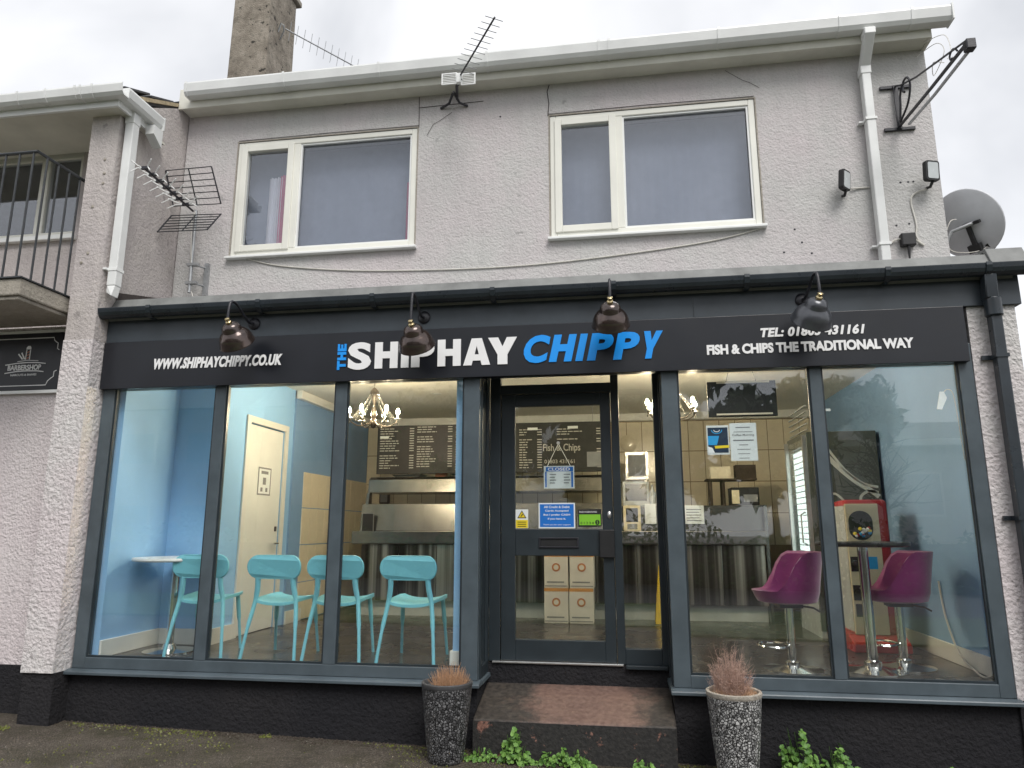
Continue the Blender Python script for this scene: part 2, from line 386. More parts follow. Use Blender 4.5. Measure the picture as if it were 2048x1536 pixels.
def text(body, mat, parent, x0, x1, z0, z1, y, bold=.0, shear=0, rot=0, thick=.006, name='lettering', spacing=1.0, M=None, keep=False):
    """lettering whose box fills x0..x1, z0..z1 on the plane y, facing -Y"""
    cu = bpy.data.curves.new('t', 'FONT'); cu.body = body; cu.offset = bold; cu.shear = shear; cu.space_character = spacing; cu.align_x = 'LEFT'
    cu.resolution_u = 4
    ob = bpy.data.objects.new('t', cu); col.objects.link(ob)
    bpy.context.view_layer.update()
    me = bpy.data.meshes.new_from_object(ob.evaluated_get(bpy.context.evaluated_depsgraph_get()))
    bpy.data.objects.remove(ob); bpy.data.curves.remove(cu)
    pts = [Vector((v.co.x, v.co.y)) for v in me.vertices]
    if rot: pts = [Vector((-p.y, p.x)) for p in pts]
    ax, bxx = min(p.x for p in pts), max(p.x for p in pts); ay, by = min(p.y for p in pts), max(p.y for p in pts)
    sx = (x1 - x0) / (bxx - ax); sz = (z1 - z0) / (by - ay)
    P2 = [(x0 + (p.x - ax) * sx, z0 + (p.y - ay) * sz) for p in pts]
    faces = [tuple(p.vertices) for p in me.polygons]; bpy.data.meshes.remove(me)
    n = len(P2); cnt = {}
    for f in faces:
        for i in range(len(f)):
            a, b = f[i], f[(i + 1) % len(f)]
            cnt[(a, b)] = cnt.get((a, b), 0) + 1
    mb = MB(); vs = [Vector((p[0], y - thick, p[1])) for p in P2] + [Vector((p[0], y, p[1])) for p in P2]
    if M is not None: vs = [M @ v for v in vs]
    fs = list(faces)
    for (a, b) in cnt:
        if (b, a) not in cnt: fs.append((a, n + a, n + b, b))
    mb.add(vs, fs)
    return mb.build(name, mat, parent)
def wall_holes(x0, x1, z0, z1, holes, y0, y1):
    """wall slab with rectangular openings (x0,x1,z0,z1), with reveals"""
    mb = MB(); xs = sorted({x0, x1, *[h[0] for h in holes], *[h[1] for h in holes]}); zs = sorted({z0, z1, *[h[2] for h in holes], *[h[3] for h in holes]})
    for a, b in zip(xs, xs[1:]):
        for c, d in zip(zs, zs[1:]):
            mx, mz = (a + b) / 2, (c + d) / 2
            if any(h[0] < mx < h[1] and h[2] < mz < h[3] for h in holes): continue
            mb.quad((a, y0, c), (b, y0, c), (b, y0, d), (a, y0, d)); mb.quad((b, y1, c), (a, y1, c), (a, y1, d), (b, y1, d))
    def ring(r, inv):
        a, b, c, d = r; q = [((a, y0, c), (a, y1, c), (b, y1, c), (b, y0, c)), ((b, y0, c), (b, y1, c), (b, y1, d), (b, y0, d)), ((b, y0, d), (b, y1, d), (a, y1, d), (a, y0, d)), ((a, y0, d), (a, y1, d), (a, y1, c), (a, y0, c))]
        for k in q: mb.quad(*(k[::-1] if inv else k))
    ring((x0, x1, z0, z1), False)
    for h in holes: ring(h, True)
    return mb
def gz(x): return -.02 * x - .05           # forecourt falls gently to the right

# ================================================================ SETTING
def make_ground():
    mb = MB(); xs = [-150, -40, -8, -6, -4, -2, 0, 2, 4, 6, 8, 40, 150]; ys = [-150, -40, -20, -15, -9.3, -5.6, -3, -1.5, 0, 2, 12, 40, 150]
    z = lambda x: gz(max(-6, min(6, x)))
    vs = [(x, y, z(x)) for y in ys for x in xs]; n = len(xs)
    mb.add(vs, [(j * n + i, j * n + i + 1, (j + 1) * n + i + 1, (j + 1) * n + i) for j in range(len(ys) - 1) for i in range(n - 1)])
    struct(mb.build('ground', 'asphalt'))
    v = MB()
    for a, b in zip([-60, -6, 6], [-6, 6, 60]):
        v.quad((a, -9.3, z(a) + .03), (b, -9.3, z(b) + .03), (b, -5.7, z(b) + .03), (a, -5.7, z(a) + .03))
        v.quad((a, -5.7, z(a) + .03), (b, -5.7, z(b) + .03), (b, -5.68, z(b) - .01), (a, -5.68, z(a) - .01))
    struct(v.build('grass_verge', 'grass_green'))
    r = MB()
    for a, b in zip([-60, -6, 6], [-6, 6, 60]):
        r.quad((a, -14.2, z(a) + .004), (b, -14.2, z(b) + .004), (b, -9.5, z(b) + .004), (a, -9.5, z(a) + .004))
    struct(r.build('road', 'road_tar'))
make_ground()

# interior shell of the shop ------------------------------------------------
FZ, CZ = .47, 2.95
XN, XW = -4.04, -3.55            # nook wall, main left wall
struct(MB().prism([(-4.15, .075), (-1.105, .075), (-1.105, .455), (.365, .455), (.365, .075), (2.60, .075), (2.60, 4.5), (-4.15, 4.5)], FZ - .06, FZ, 'z').build('shop_floor', 'shop_floor'))
ceil = struct(MB().box(-4.15, 2.60, .10, 4.5, CZ, CZ + .12).build('shop_ceiling', 'ceiling_paint'))
bx('coving', 'white_gloss', ceil, -3.545, 2.42, 4.30, 4.393, CZ - .10, CZ - .002)
bx('coving', 'white_gloss', ceil, -3.548, -3.47, 2.13, 4.29, CZ - .09, CZ - .002)
nook = struct(MB().box(-4.14, XN, .08, 1.10, FZ, CZ).build('interior_wall_left', 'blue_wall'))
bx('skirting', 'white_gloss', nook, XN + .001, XN + .02, .08, .79, FZ, FZ + .13, .004)
nookb = struct(MB().box(XN, XW, .80, 1.05, FZ, CZ).build('interior_wall_nook', 'blue_wall'))
bx('skirting', 'white_gloss', nookb, XN + .022, XW, .78, .799, FZ, FZ + .13, .004)
dwm = MB().box(XW - .15, XW, 1.05, 1.20, FZ, CZ); dwm.box(XW - .15, XW, 1.93, 2.13, FZ, CZ); dwm.box(XW - .15, XW, 1.20, 1.93, 2.46, CZ)
dw = struct(dwm.build('interior_wall_side', 'blue_wall'))
sk = bx('skirting', 'white_gloss', dw, XW + .001, XW + .02, .80, 1.134, FZ, FZ + .13)
side2 = struct(MB().box(XW - .15, XW + .02, 2.13, 4.5, FZ, CZ).build('interior_wall_end', 'blue_wall_deep'))
bx('skirting', 'white_gloss', side2, XW + .021, XW + .04, 2.13, 2.5, FZ, FZ + .13, .004)
backw = struct(MB().box(XW - .15, 2.6, 4.40, 4.5, FZ, CZ).build('interior_wall_back', 'grout'))
TILE = MB().box(-.0955, .0955, -.012, 0, 0, .389).build('tile', 'tile_cream', backw, .003)
tile_me = TILE.data; bpy.data.objects.remove(TILE)
def tile(parent, x, y, z, rz=0):
    o = bpy.data.objects.new('tile', tile_me); col.objects.link(o); o.parent = parent; o.location = Vector((x, y, z)); o.rotation_euler = (random.uniform(-.004, .004), 0, rz + random.uniform(-.004, .004))
for r in range(4):
    for c in range(30):
        x = XW + .125 + c * .2
        if x < 2.38: tile(backw, x, 4.399, 1.25 + r * .4)
for r in range(4):
    for c in range(10):
        y = 2.50 + c * .2
        if y < 4.32: tile(side2, XW + .021, y, FZ + .01 + r * .4, R(90))
wr = struct(MB().box(2.42, 2.52, .08, 4.5, FZ, CZ).build('interior_wall_right', 'blue_wall_deep'))
bx('skirting', 'white_gloss', wr, 2.40, 2.419, .08, 4.38, FZ, FZ + .13, .004)
nib = struct(MB().box(-1.24, -1.165, .10, .44, FZ, CZ).build('interior_wall_nib', 'blue_wall'))
bx('skirting', 'white_gloss', nib, -1.26, -1.241, .10, .44, FZ, FZ + .12, .004)
bx('skirting', 'white_gloss', nib, -1.26, -1.165, .085, .099, FZ, FZ + .12, .004)

# the back-room door in the side wall
d = thing('interior_door', 'plain cream door with white architrave in the blue side wall', 'door', (XW, 1.56, FZ))
bx('door_leaf', 'door_cream', d, XW - .05, XW - .008, 1.205, 1.925, FZ + .005, 2.45, .003)
mb = MB()
for y0, y1, z0, z1 in ((1.135, 1.20, FZ, 2.525), (1.93, 1.995, FZ, 2.525), (1.20, 1.93, 2.46, 2.525)): mb.box(XW + .001, XW + .022, y0, y1, z0, z1)
mb.build('architrave', 'white_gloss', d, .004)
for z in (.85, 1.45, 2.15): bx('hinge', 'galv', d, XW - .0075, XW + .002, 1.207, 1.225, z, z + .11)
bx('lock', 'iron_black', d, XW - .0075, XW + .006, 1.85, 1.875, 1.42, 1.47)
hd = MB().tube([(XW - .006, 1.86, 1.30), (XW + .04, 1.86, 1.30), (XW + .045, 1.76, 1.30)], .009, 8).build('handle', 'steel_chrome', d)
nz = thing('door_notice', 'small grey printed notice fixed on the cream interior door', 'notice', (XW - .006, 1.57, 1.77))
bx('sheet', 'paper', nz, XW - .0065, XW - .003, 1.44, 1.70, 1.775, 2.05)
mb = MB()
for y0, y1, z0, z1 in ((1.44, 1.70, 2.035, 2.05), (1.44, 1.70, 1.775, 1.79), (1.44, 1.455, 1.79, 2.035), (1.685, 1.70, 1.79, 2.035), (1.50, 1.64, 1.985, 2.015), (1.54, 1.60, 1.88, 1.95), (1.50, 1.54, 1.81, 1.85), (1.60, 1.64, 1.81, 1.85)): mb.box(XW - .0028, XW - .001, y0, y1, z0, z1)
mb.build('print', 'print_grey', nz)

# ================================================================ THE SHOP BUILDING
B = thing('shop_building', 'two-storey grey rendered shop building with dark grey glazed shopfront and doorway', 'building', (-.8, .75, 0))
UY = .75
W1 = (-3.63, -1.815, 3.985, 5.17); W2 = (-.56, 1.25, 3.98, 5.17)
wall_holes(-4.19, 2.68, 3.22, 5.50, [W1, W2], UY, UY + .24).build('upper_wall', 'render_grey', B)
bx('gable_wall', 'render_grey', B, 2.46, 2.679, UY + .241, 7.2, -.2, 5.50)
MB().prism([(UY + .3, 5.50), (7.2, 5.50), (4.0, 7.0)], 2.46, 2.66, 'x').build('gable_peak', 'render_grey', B)
bx('rear_wall', 'render_grey', B, -4.19, 2.46, 7.0, 7.2, -.2, 5.50)
bx('party_wall', 'render_grey', B, -4.19, -4.16, 1.0, 7.0, -.2, 5.50)
bx('storey_slab', 'room_dark', B, -4.15, 2.45, .80, 7.0, 3.08, 3.20)
bx('room_partition', 'room_dark', B, -4.15, 2.45, 2.6, 2.7, 3.20, 5.5)
bx('room_ceiling', 'room_dark', B, -4.15, 2.45, 1.0, 2.6, 5.40, 5.46)
# roof, soffit, fascia, gutter
MB().prism([(.605, 5.69), (4.0, 7.08), (7.5, 5.66), (7.5, 5.72), (4.0, 7.16), (.605, 5.76)], -4.14, 2.72, 'x').build('roof', 'slate', B)
bx('soffit', 'upvc_eaves', B, -4.18, 2.66, .60, UY + .01, 5.497, 5.515)
bx('fascia_board', 'upvc_eaves', B, -4.20, 2.68, .575, .60, 5.485, 5.70, .003)
MB().prism([(.60, 5.487), (UY + .26, 5.487), (UY + .26, 5.85), (.60, 5.70)], 2.661, 2.69, 'x').build('bargeboard', 'upvc_eaves', B)
def gutter_profile(y, z, w=.115, h=.10):
    """square-line gutter outline in (y,z); front lip at y, rim at z"""
    return [(y, z), (y - .003, z - .015), (y + .008, z - h * .75), (y + .03, z - h), (y + w, z - h), (y + w, z), (y + w - .006, z), (y + w - .006, z - h + .008), (y + .034, z - h + .008), (y + .014, z - h * .72), (y + .006, z)]
g = MB().prism(gutter_profile(.455, 5.685, .118, .125), -4.08, 2.80, 'x').build('gutter', 'gutter_white', B)
def clip(x, y, z, parent, mat, w=.118, h=.125, wd=.03, over=.006):
    p = [(y - over, z + .008), (y - over - .002, z - .015), (y + .002, z - h * .78), (y + .026, z - h - over), (y + w, z - h - over), (y + w, z - h - .001), (y + .03, z - h - .001), (y + .0075, z - h * .75), (y - .0035, z - .015), (y - .0005, z + .008)]
    return MB().prism(p, x - wd / 2, x + wd / 2, 'x').build('bracket', mat, parent)
for x in (-4.06, -3.06, -2.12, -1.10, .94, 1.93, 2.50): clip(x, .455, 5.685, g, 'gutter_white', wd=.022)
for x in (-.09, .0): clip(x, .455, 5.685, g, 'gutter_white', wd=.02)
bx('stop_end', 'gutter_white', g, 2.80, 2.812, .447, .578, 5.553, 5.70)
# white downpipe, right: outlet, offset, drop
dp = MB().box(2.115, 2.205, .46, .57, 5.50, 5.56)
dp.add([(2.12, .465, 5.50), (2.20, .465, 5.50), (2.20, .565, 5.50), (2.12, .565, 5.50), (2.12, .64, 5.32), (2.20, .64, 5.32), (2.20, .73, 5.32), (2.12, .73, 5.32)], [(0, 1, 5, 4), (1, 2, 6, 5), (2, 3, 7, 6), (3, 0, 4, 7)])
dp.box(2.124, 2.196, .645, .725, 3.38, 5.325); dp.box(2.116, 2.204, .64, .73, 5.25, 5.33)
dp = dp.build('downpipe', 'gutter_white', B, .008)
for z in (4.82, 3.70):
    m = MB().box(2.114, 2.206, .638, .73, z, z + .022); m.box(2.08, 2.114, .70, .75, z + .004, z + .018); m.build('clip', 'upvc_white', dp)

# first-floor windows
def upper_window(W, split):
    x0, x1, z0, z1 = W
    fx = .055
    w = MB(); fy0, fy1 = UY + .005, UY + .075
    w.box(x0, x0 + fx, fy0, fy1, z0, z1); w.box(x1 - fx, x1, fy0, fy1, z0, z1); w.box(x0 + fx, x1 - fx, fy0, fy1, z1 - fx, z1); w.box(x0 + fx, x1 - fx, fy0, fy1, z0, z0 + fx); w.box(split - .035, split + .035, fy0, fy1, z0 + fx, z1 - fx)
    win = w.build('window', 'upvc_cream', B, .006)
    s = MB(); a, b, c, d_ = x0 + fx - .012, split - .025, z0 + fx - .012, z1 - fx + .012; t = .062
    s.box(a, a + t, fy0 - .016, fy1 - .012, c, d_); s.box(b - t, b, fy0 - .016, fy1 - .012, c, d_); s.box(a + t, b - t, fy0 - .016, fy1 - .012, d_ - t, d_); s.box(a + t, b - t, fy0 - .016, fy1 - .012, c, c + t)
    s.build('sash', 'upvc_cream', win, .005)
    bx('pane', 'glass_upper', win, a + t - .005, b - t + .005, UY + .03, UY + .034, c + t - .005, d_ - t + .005)
    bx('pane', 'glass_upper', win, split + .03, x1 - fx + .005, UY + .045, UY + .049, z0 + fx - .005, z1 - fx + .005)
    bd = MB(); a, b, c, d_ = split + .035, x1 - fx, z0 + fx, z1 - fx; t = .016
    bd.box(a, a + t, fy0 + .012, fy0 + .035, c, d_); bd.box(b - t, b, fy0 + .012, fy0 + .035, c, d_); bd.box(a + t, b - t, fy0 + .012, fy0 + .035, d_ - t, d_); bd.box(a + t, b - t, fy0 + .012, fy0 + .035, c, c + t)
    bd.build('glazing_bead', 'upvc_white', win)
    MB().prism([(UY - .055, z0 - .035), (UY + .02, z0 - .035), (UY + .02, z0 - .001), (UY - .02, z0 - .004), (UY - .055, z0 - .012)], x0 - .025, x1 + .025, 'x').build('sill', 'upvc_white', win, .004)
    sl = MB(); m_ = .012
    sl.box(x0 - m_, x0, UY - .003, UY + .01, z0, z1 + m_); sl.box(x1, x1 + m_, UY - .003, UY + .01, z0, z1 + m_); sl.box(x0, x1, UY - .003, UY + .01, z1, z1 + m_)
    sl.build('sealant', 'concrete_old', win)
    return win
upper_window(W1, -3.02); upper_window(W2, .062)
# drapes behind the glass, and added grey sheets toned like reflected sky
def drape(name, label, mat, x0, x1, z0, z1, y, amp=.02, waves=9, skew=0.):
    mb = MB(); n = max(8, waves * 6); vs = []
    for i in range(n + 1):
        t = i / n; x = x0 + (x1 - x0) * t; yy = y + amp * math.sin(t * waves * 2 * math.pi) + .4 * amp * math.sin(t * waves * 3.7 + 1)
        vs += [(x, yy, z0), (x + skew * (1 - t), yy * 1.0, (z0 + z1) / 2), (x + skew * (1 - t) * 1.6, yy + .004, z1)]
    mb.add(vs, [(3 * i + k, 3 * i + 3 + k, 3 * i + 4 + k, 3 * i + 1 + k) for i in range(n) for k in (0, 1)], True)
    return tag(mb.build(name, mat), label, 'curtain')
drape('net_curtain', 'plain grey net curtain behind the upper window nearer the neighbouring shop', 'net_curtain', -3.60, -1.90, 4.02, 5.14, UY + .20, .0015, 14)
drape('net_curtain', 'plain grey net curtain behind the upper window above the doorway', 'net_curtain', -.50, 1.20, 4.02, 5.14, UY + .20, .0015, 20)
drape('curtain', 'white curtain gathered in the narrow sash of the upper window nearer the neighbouring shop', 'curtain_white', -3.36, -3.22, 4.02, 4.85, UY + .15, .014, 4, -.0)
drape('curtain', 'pink curtain gathered in the narrow sash of an upper window', 'curtain_pink', -3.235, -3.11, 4.02, 4.86, UY + .13, .012, 3)
drape('curtain', 'thin pink curtain edge at the far side of the wide upper pane', 'curtain_pink', -1.95, -1.86, 4.02, 4.70, UY + .15, .010, 3)
# surface cracks and the cover strips of the lintels
def crack(pts, w=.006):
    mb = MB()
    L = [Vector((p[0], UY - .004, p[1])) for p in pts]; vs = []
    for i, p in enumerate(L):
        d_ = (L[min(i + 1, len(L) - 1)] - L[max(i - 1, 0)]).normalized(); s = Vector((d_.z, 0, -d_.x)) * w / 2; vs += [p - s, p + s]
    mb.add(vs, [(2 * i, 2 * i + 2, 2 * i + 3, 2 * i + 1) for i in range(len(L) - 1)]).build('crack', 'roof_felt', B)
crack([(-1.80, 5.17), (-1.805, 5.49)]); crack([(-.575, 5.17), (-.565, 5.30), (-.58, 5.42), (-.56, 5.49)], .008); crack([(-1.80, 5.375), (-1.18, 5.385)], .007)
crack([(-3.63, 5.19), (-2.7, 5.195), (-1.80, 5.19)], .006); crack([(-.57, 5.19), (.3, 5.198), (1.25, 5.19)], .006)
crack([(-1.48, 5.30), (-1.60, 5.22), (-1.66, 5.19), (-1.72, 5.08)], .004); crack([(1.02, 5.47), (1.16, 5.36), (1.22, 5.33), (1.3, 5.27)], .004)
for x, z in ((.70, 3.56), (.73, 3.52), (1.55, 3.80), (1.62, 3.70), (1.4, 3.72), (2.37, 4.28), (2.43, 4.28), (2.47, 4.28), (1.50, 3.92), (2.30, 3.90), (2.40, 3.91), (-1.02, 5.21), (1.9, 3.46)):
    o = MB().lathe([(.0, .004), (.009, .002), (.010, 0)], 8, Matrix.Translation((x, UY + .0005, z)) @ Matrix.Rotation(R(90), 4, 'X')).build('plug', 'iron_black', B)
# lean-to roof strip over the shopfront
MB().prism([(-.05, 3.205), (.03, 3.345), (.055, 3.352), (UY + .0, 3.42), (UY, 3.30), (-.03, 3.14), (-.05, 3.19)], -4.195, 2.70, 'x').build('shop_roof', 'lead_grey', B)
MB().prism([(-.06, 3.22), (.03, 3.385), (UY, 3.45), (UY, 3.43), (.06, 3.365), (-.05, 3.20)], 2.58, 2.82, 'x').build('roof_verge', 'lead_grey', B, .004)
MB().add([(-4.188, .02, 3.35), (-4.188, .74, 3.42), (-4.188, .74, 3.58), (-4.188, .02, 3.41)], [(0, 1, 2, 3)]).build('flashing', 'roof_felt', B)
bx('shop_soffit', 'fascia_grey', B, -4.19, 2.72, -.02, .12, 3.10, 3.135)
bx('shop_fascia', 'fascia_grey', B, -4.195, 2.735, -.03, .05, 2.955, 3.18, .003)
MB().box(.55, .556, -.0335, -.031, 2.957, 3.10).build('board_joint', 'gutter_dark', B)
hr = [(-.16 + .055 - .055 * math.cos(a), 3.212 - .075 * math.sin(a)) for a in [math.pi * i / 8 for i in range(9)]]
hr = [(-.160, 3.218)] + hr + [(-.050, 3.218), (-.056, 3.216)] + [(p[0] * .92 - .0084, p[1] + .006) for p in hr[::-1][:-1]] + [(-.155, 3.218)]
g2 = MB().prism(hr, -4.235, 2.80, 'x').build('shop_gutter', 'gutter_dark', B)
for x in (-3.75, -2.80, -1.86, -.92, -.02, .92, 1.86, 2.50):
    m = MB().prism([(-.166, 3.223), (-.168, 3.20), (-.155, 3.160), (-.115, 3.128), (-.05, 3.128), (-.05, 3.135), (-.112, 3.135), (-.149, 3.163), (-.1605, 3.20), (-.160, 3.223)], x - .018, x + .018, 'x').build('bracket', 'gutter_dark', g2)
# dark downpipe on the right-hand pier
m = MB().prism([(-.135, 3.15), (-.06, 3.15), (-.045, 2.98), (-.12, 2.98)], 2.475, 2.555, 'x')
m.tube([(2.53, -.075, 2.99), (2.53, -.075, 2.86)], .055, 12)
m.box(2.497, 2.567, -.105, -.035, gz(2.5), 2.90)
dpd = m.build('downpipe', 'gutter_dark', B, .008)
for z in (2.57, 1.50): bx('clip', 'gutter_dark', dpd, 2.44, 2.57, -.03, -.012, z, z + .03); bx('clip', 'gutter_dark', dpd, 2.49, 2.574, -.112, -.03, z + .002, z + .028)
# piers and plinths
bx('pier', 'render_pier', B, 2.392, 2.70, -.005, .075, .40, 2.954); bx('pier_side', 'render_pier', B, 2.53, 2.699, .0755, UY + .24, .40, 2.954)
bx('pier_plinth', 'plinth_black', B, 2.392, 2.715, -.02, .9, -.2, .40)
bx('plinth', 'plinth_black', B, -4.195, -1.04, .0, .40, -.2, .376)
bx('plinth', 'plinth_black', B, .30, 2.391, .0, .40, -.2, .376)
# shopfront: posts, mullions, rails, panes
FR = 'anthracite'
Z0, Z1 = .49, 2.60
def bar(name, x0, x1, z0, z1, y0=0., y1=.07, mat=FR, bev=.004, parent=None): return bx(name, mat, parent or B, x0, x1, y0, y1, z0, z1, bev)
for x0, x1 in ((-4.19, -4.085), (-1.16, -1.04), (.30, .412), (2.297, 2.39)): bar('frame_post', x0, x1, .41, 2.70)
for x0, x1 in ((-3.19, -3.10), (-2.18, -2.088), (1.325, 1.403)): bar('mullion', x0, x1, .49, 2.70)
for x0, x1 in ((-4.085, -1.16), (.412, 2.297)):
    bar('bottom_rail', x0, x1, .41, .4895); bar('top_rail', x0, x1, 2.562, 2.70, .01)
for x0, x1 in ((-4.205, -1.015), (.278, 2.405)):
    MB().prism([(-.065, .374), (.06, .374), (.06, .4095), (-.02, .4085), (-.060, .398), (-.065, .392)], x0, x1, 'x').build('sill', FR, B, .003)
MB().prism([(-1.06, .376), (-1.012, .376), (-1.015, .398), (-1.06, .409)], .061, .40, 'y').build('sill', FR, B)
MB().prism([(.32, .376), (.276, .376), (.278, .398), (.32, .409)], .061, .40, 'y').build('sill', FR, B)
PANES = [(-4.085, -3.19), (-3.10, -2.18), (-2.088, -1.16), (.412, 1.325), (1.403, 2.297)]
for a, b in PANES:
    p = bx('shop_pane', 'glass', B, a - .004, b + .004, .030, .036, Z0 - .004, 2.566)
    bd = MB(); t = .014
    bd.box(a, a + t, .012, .03, Z0, 2.562); bd.box(b - t, b, .012, .03, Z0, 2.562); bd.box(a + t, b - t, .012, .03, Z0, Z0 + t)
    bd.build('glazing_bead', 'anthracite_dark', p)
# doorway reveals
rl = MB().box(-1.10, -1.045, .071, .38, .41, 2.72)
for y0, y1 in ((.071, .12), (.32, .38)): rl.box(-1.045, -1.030, y0, y1, .41, 2.72)
rl.box(-1.045, -1.030, .12, .32, .41, .49)
rl.box(-1.045, -1.036, .135, .145, .49, 2.72); rl.box(-1.045, -1.036, .295, .305, .49, 2.72)
rl.build('reveal_panel', 'anthracite_dark', B, .003)
rr = MB().box(.305, .36, .071, .38, .41, 2.72); rr.box(.292, .305, .071, .12, .41, 2.72); rr.box(.292, .305, .33, .38, .41, 2.72)
rr.build('reveal_panel', 'anthracite_dark', B, .003)
bx('doorway_soffit', 'anthracite_dark', B, -1.16, .41, .071, .50, 2.70, 2.76)
bx('shop_head', 'anthracite_dark', B, -4.18, 2.38, .08, .115, 2.58, 2.97)
DY = .40
def dbar(name, x0, x1, z0, z1, y0=DY - .02, y1=DY + .05, mat='anthracite_dark', parent=None): return bx(name, mat, parent or B, x0, x1, y0, y1, z0, z1, .004)
dbar('door_jamb', -1.03, -.945, .478, 2.70); dbar('door_jamb', -.072, -.012, .478, 2.70); dbar('door_jamb', .252, .30, .478, 2.70)
dbar('door_head', -.945, -.072, 2.505, 2.578); dbar('door_head', -.945, -.072, 2.662, 2.70); dbar('door_head', -.012, .252, 2.652, 2.70); dbar('sidelight_rail', -.012, .252, .478, .588)
bx('toplight_pane', 'glass', B, -.949, -.068, DY + .01, DY + .016, 2.574, 2.666)
bx('sidelight_pane', 'glass', B, -.016, .256, DY + .01, DY + .016, .584, 2.656)
bx('threshold', 'alu', B, -1.0, -.03, DY - .045, DY + .05, .470, .4835, .003)
bx('sidelight_sill', 'anthracite_dark', B, -.012, .285, DY - .07, DY - .021, .455, .480, .003)
bx('threshold_riser', 'plinth_black', B, -1.038, .298, DY - .03, DY + .3, -.2, .4695)
door = MB()
lx0, lx1 = -.940, -.077
for x0, x1, z0, z1 in ((lx0, -.830, .486, 2.500), (-.158, lx1, .486, 2.500), (-.830, -.158, 2.405, 2.500), (-.830, -.158, 1.245, 1.446), (-.830, -.158, .486, .635)): door.box(x0, x1, DY - .008, DY + .042, z0, z1)
door = door.build('door', 'anthracite_dark', B, .004)
bx('pane', 'glass_door', door, -.834, -.154, DY + .012, DY + .018, 1.442, 2.409)
bx('pane', 'glass_door', door, -.834, -.154, DY + .012, DY + .018, .631, 1.249)
m = MB()
for x0, x1, z0, z1 in ((-.645, -.342, 1.306, 1.316), (-.645, -.342, 1.372, 1.382), (-.645, -.633, 1.316, 1.372), (-.354, -.342, 1.316, 1.372)): m.box(x0, x1, DY - .02, DY - .008, z0, z1)
m.build('letterbox', 'iron_black', door, .002); MB().box(-.633, -.354, DY - .0115, DY - .0085, 1.318, 1.370).build('letter_flap', 'print_black', door)
bx('pull_plate', 'print_black', door, -.182, -.070, DY - .042, DY - .009, 1.236, 1.440, .004)  # plain black block at the lock side of the middle rail
o = MB().lathe([(0, .010), (.012, .008), (.017, .002), (.017, 0)], 14, Matrix.Translation((-.105, DY - .0085, 1.551)) @ Matrix.Rotation(R(90), 4, 'X') @ Matrix.Scale(1.6, 4, (0, 1, 0))).build('lock', 'alu', door)
# entrance step
st = MB().prism([(-.15, .2), (DY - .031, .334), (DY - .031, -.2), (-.15, -.2)], -1.037, .297, 'x').build('entrance_step', 'step_paint', B, .008)
bx('step_face', 'step_front', B, -1.035, .295, -.154, -.1505, -.2, .192)

# chimney stack ---------------------------------------------------------------
ch = thing('chimney', 'weathered concrete chimney stack rising behind the white gutter', 'chimney', (-4.5, 2.5, 6.2))
MB().add([(-4.79, 2.2, 5.6), (-4.25, 2.2, 5.6), (-4.25, 2.9, 5.6), (-4.79, 2.9, 5.6), (-4.75, 2.2, 8.55), (-4.26, 2.2, 8.55), (-4.26, 2.9, 8.55), (-4.75, 2.9, 8.55)], [(0, 3, 2, 1), (4, 5, 6, 7), (0, 1, 5, 4), (1, 2, 6, 5), (2, 3, 7, 6), (3, 0, 4, 7)]).build('stack', 'chimney_render', ch, .02)
MB().prism([(-4.80, 8.551), (-4.21, 8.551), (-4.21, 8.62), (-4.32, 8.78), (-4.70, 8.78), (-4.80, 8.62)], 2.14, 2.96, 'y').build('cap', 'concrete_old', ch, .015)

# ================================================================ NEIGHBOURING SHOP
N = thing('neighbour_building', 'pink rendered neighbouring shop with concrete balcony and dark plinth', 'building', (-5.5, .1, 0))
bx('lower_wall', 'render_pink', N, -10, -4.471, .10, .34, .40, 3.16)
bx('plinth', 'plinth_black', N, -10, -4.471, .085, .34, -.2, .40)
bx('pier', 'render_pier', N, -4.47, -4.201, -.17, 1.0, .40, 2.955)
bx('pier_plinth', 'plinth_black', N, -4.46, -4.198, -.155, .40, -.2, .398)
MB().prism([(-.165, 2.9555), (.80, 2.9555), (.80, 5.60), (.748, 5.60), (-.165, 5.04)], -4.465, -4.2005, 'x').build('return_wall', 'render_return', N)
NW = (-7.4, -4.97, 4.12, 5.02)
wall_holes(-10, -4.466, 3.16, 5.1, [NW], .35, .55).build('upper_wall', 'render_return', N)
bx('rear_mass', 'room_dark', N, -10, -4.47, 2.2, 2.3, -.2, 5.2); bx('room_ceiling', 'room_dark', N, -10, -4.47, .56, 2.19, 5.04, 5.09); bx('end_wall', 'render_pink', N, -10.2, -10.01, .36, 2.3, -.2, 5.2)
w = MB()
for x0, x1, z0, z1 in ((NW[0], NW[1], 4.94, NW[3]), (NW[0], NW[1], NW[2], 4.19), (-5.04, NW[1], 4.19, 4.94), (NW[0], -7.33, 4.19, 4.94), (-5.46, -5.37, 4.19, 4.94), (-6.46, -6.37, 4.19, 4.94)): w.box(x0, x1, .40, .46, z0, z1)
win = w.build('window', 'upvc_cream', N, .004)
for a, b in ((-7.335, -6.455), (-6.375, -5.455), (-5.375, -5.035)): bx('pane', 'glass_upper', win, a, b, .425, .431, 4.185, 4.945)
bx('sill', 'upvc_white', win, -7.45, -4.94, .30, .40, 4.075, 4.119, .004)
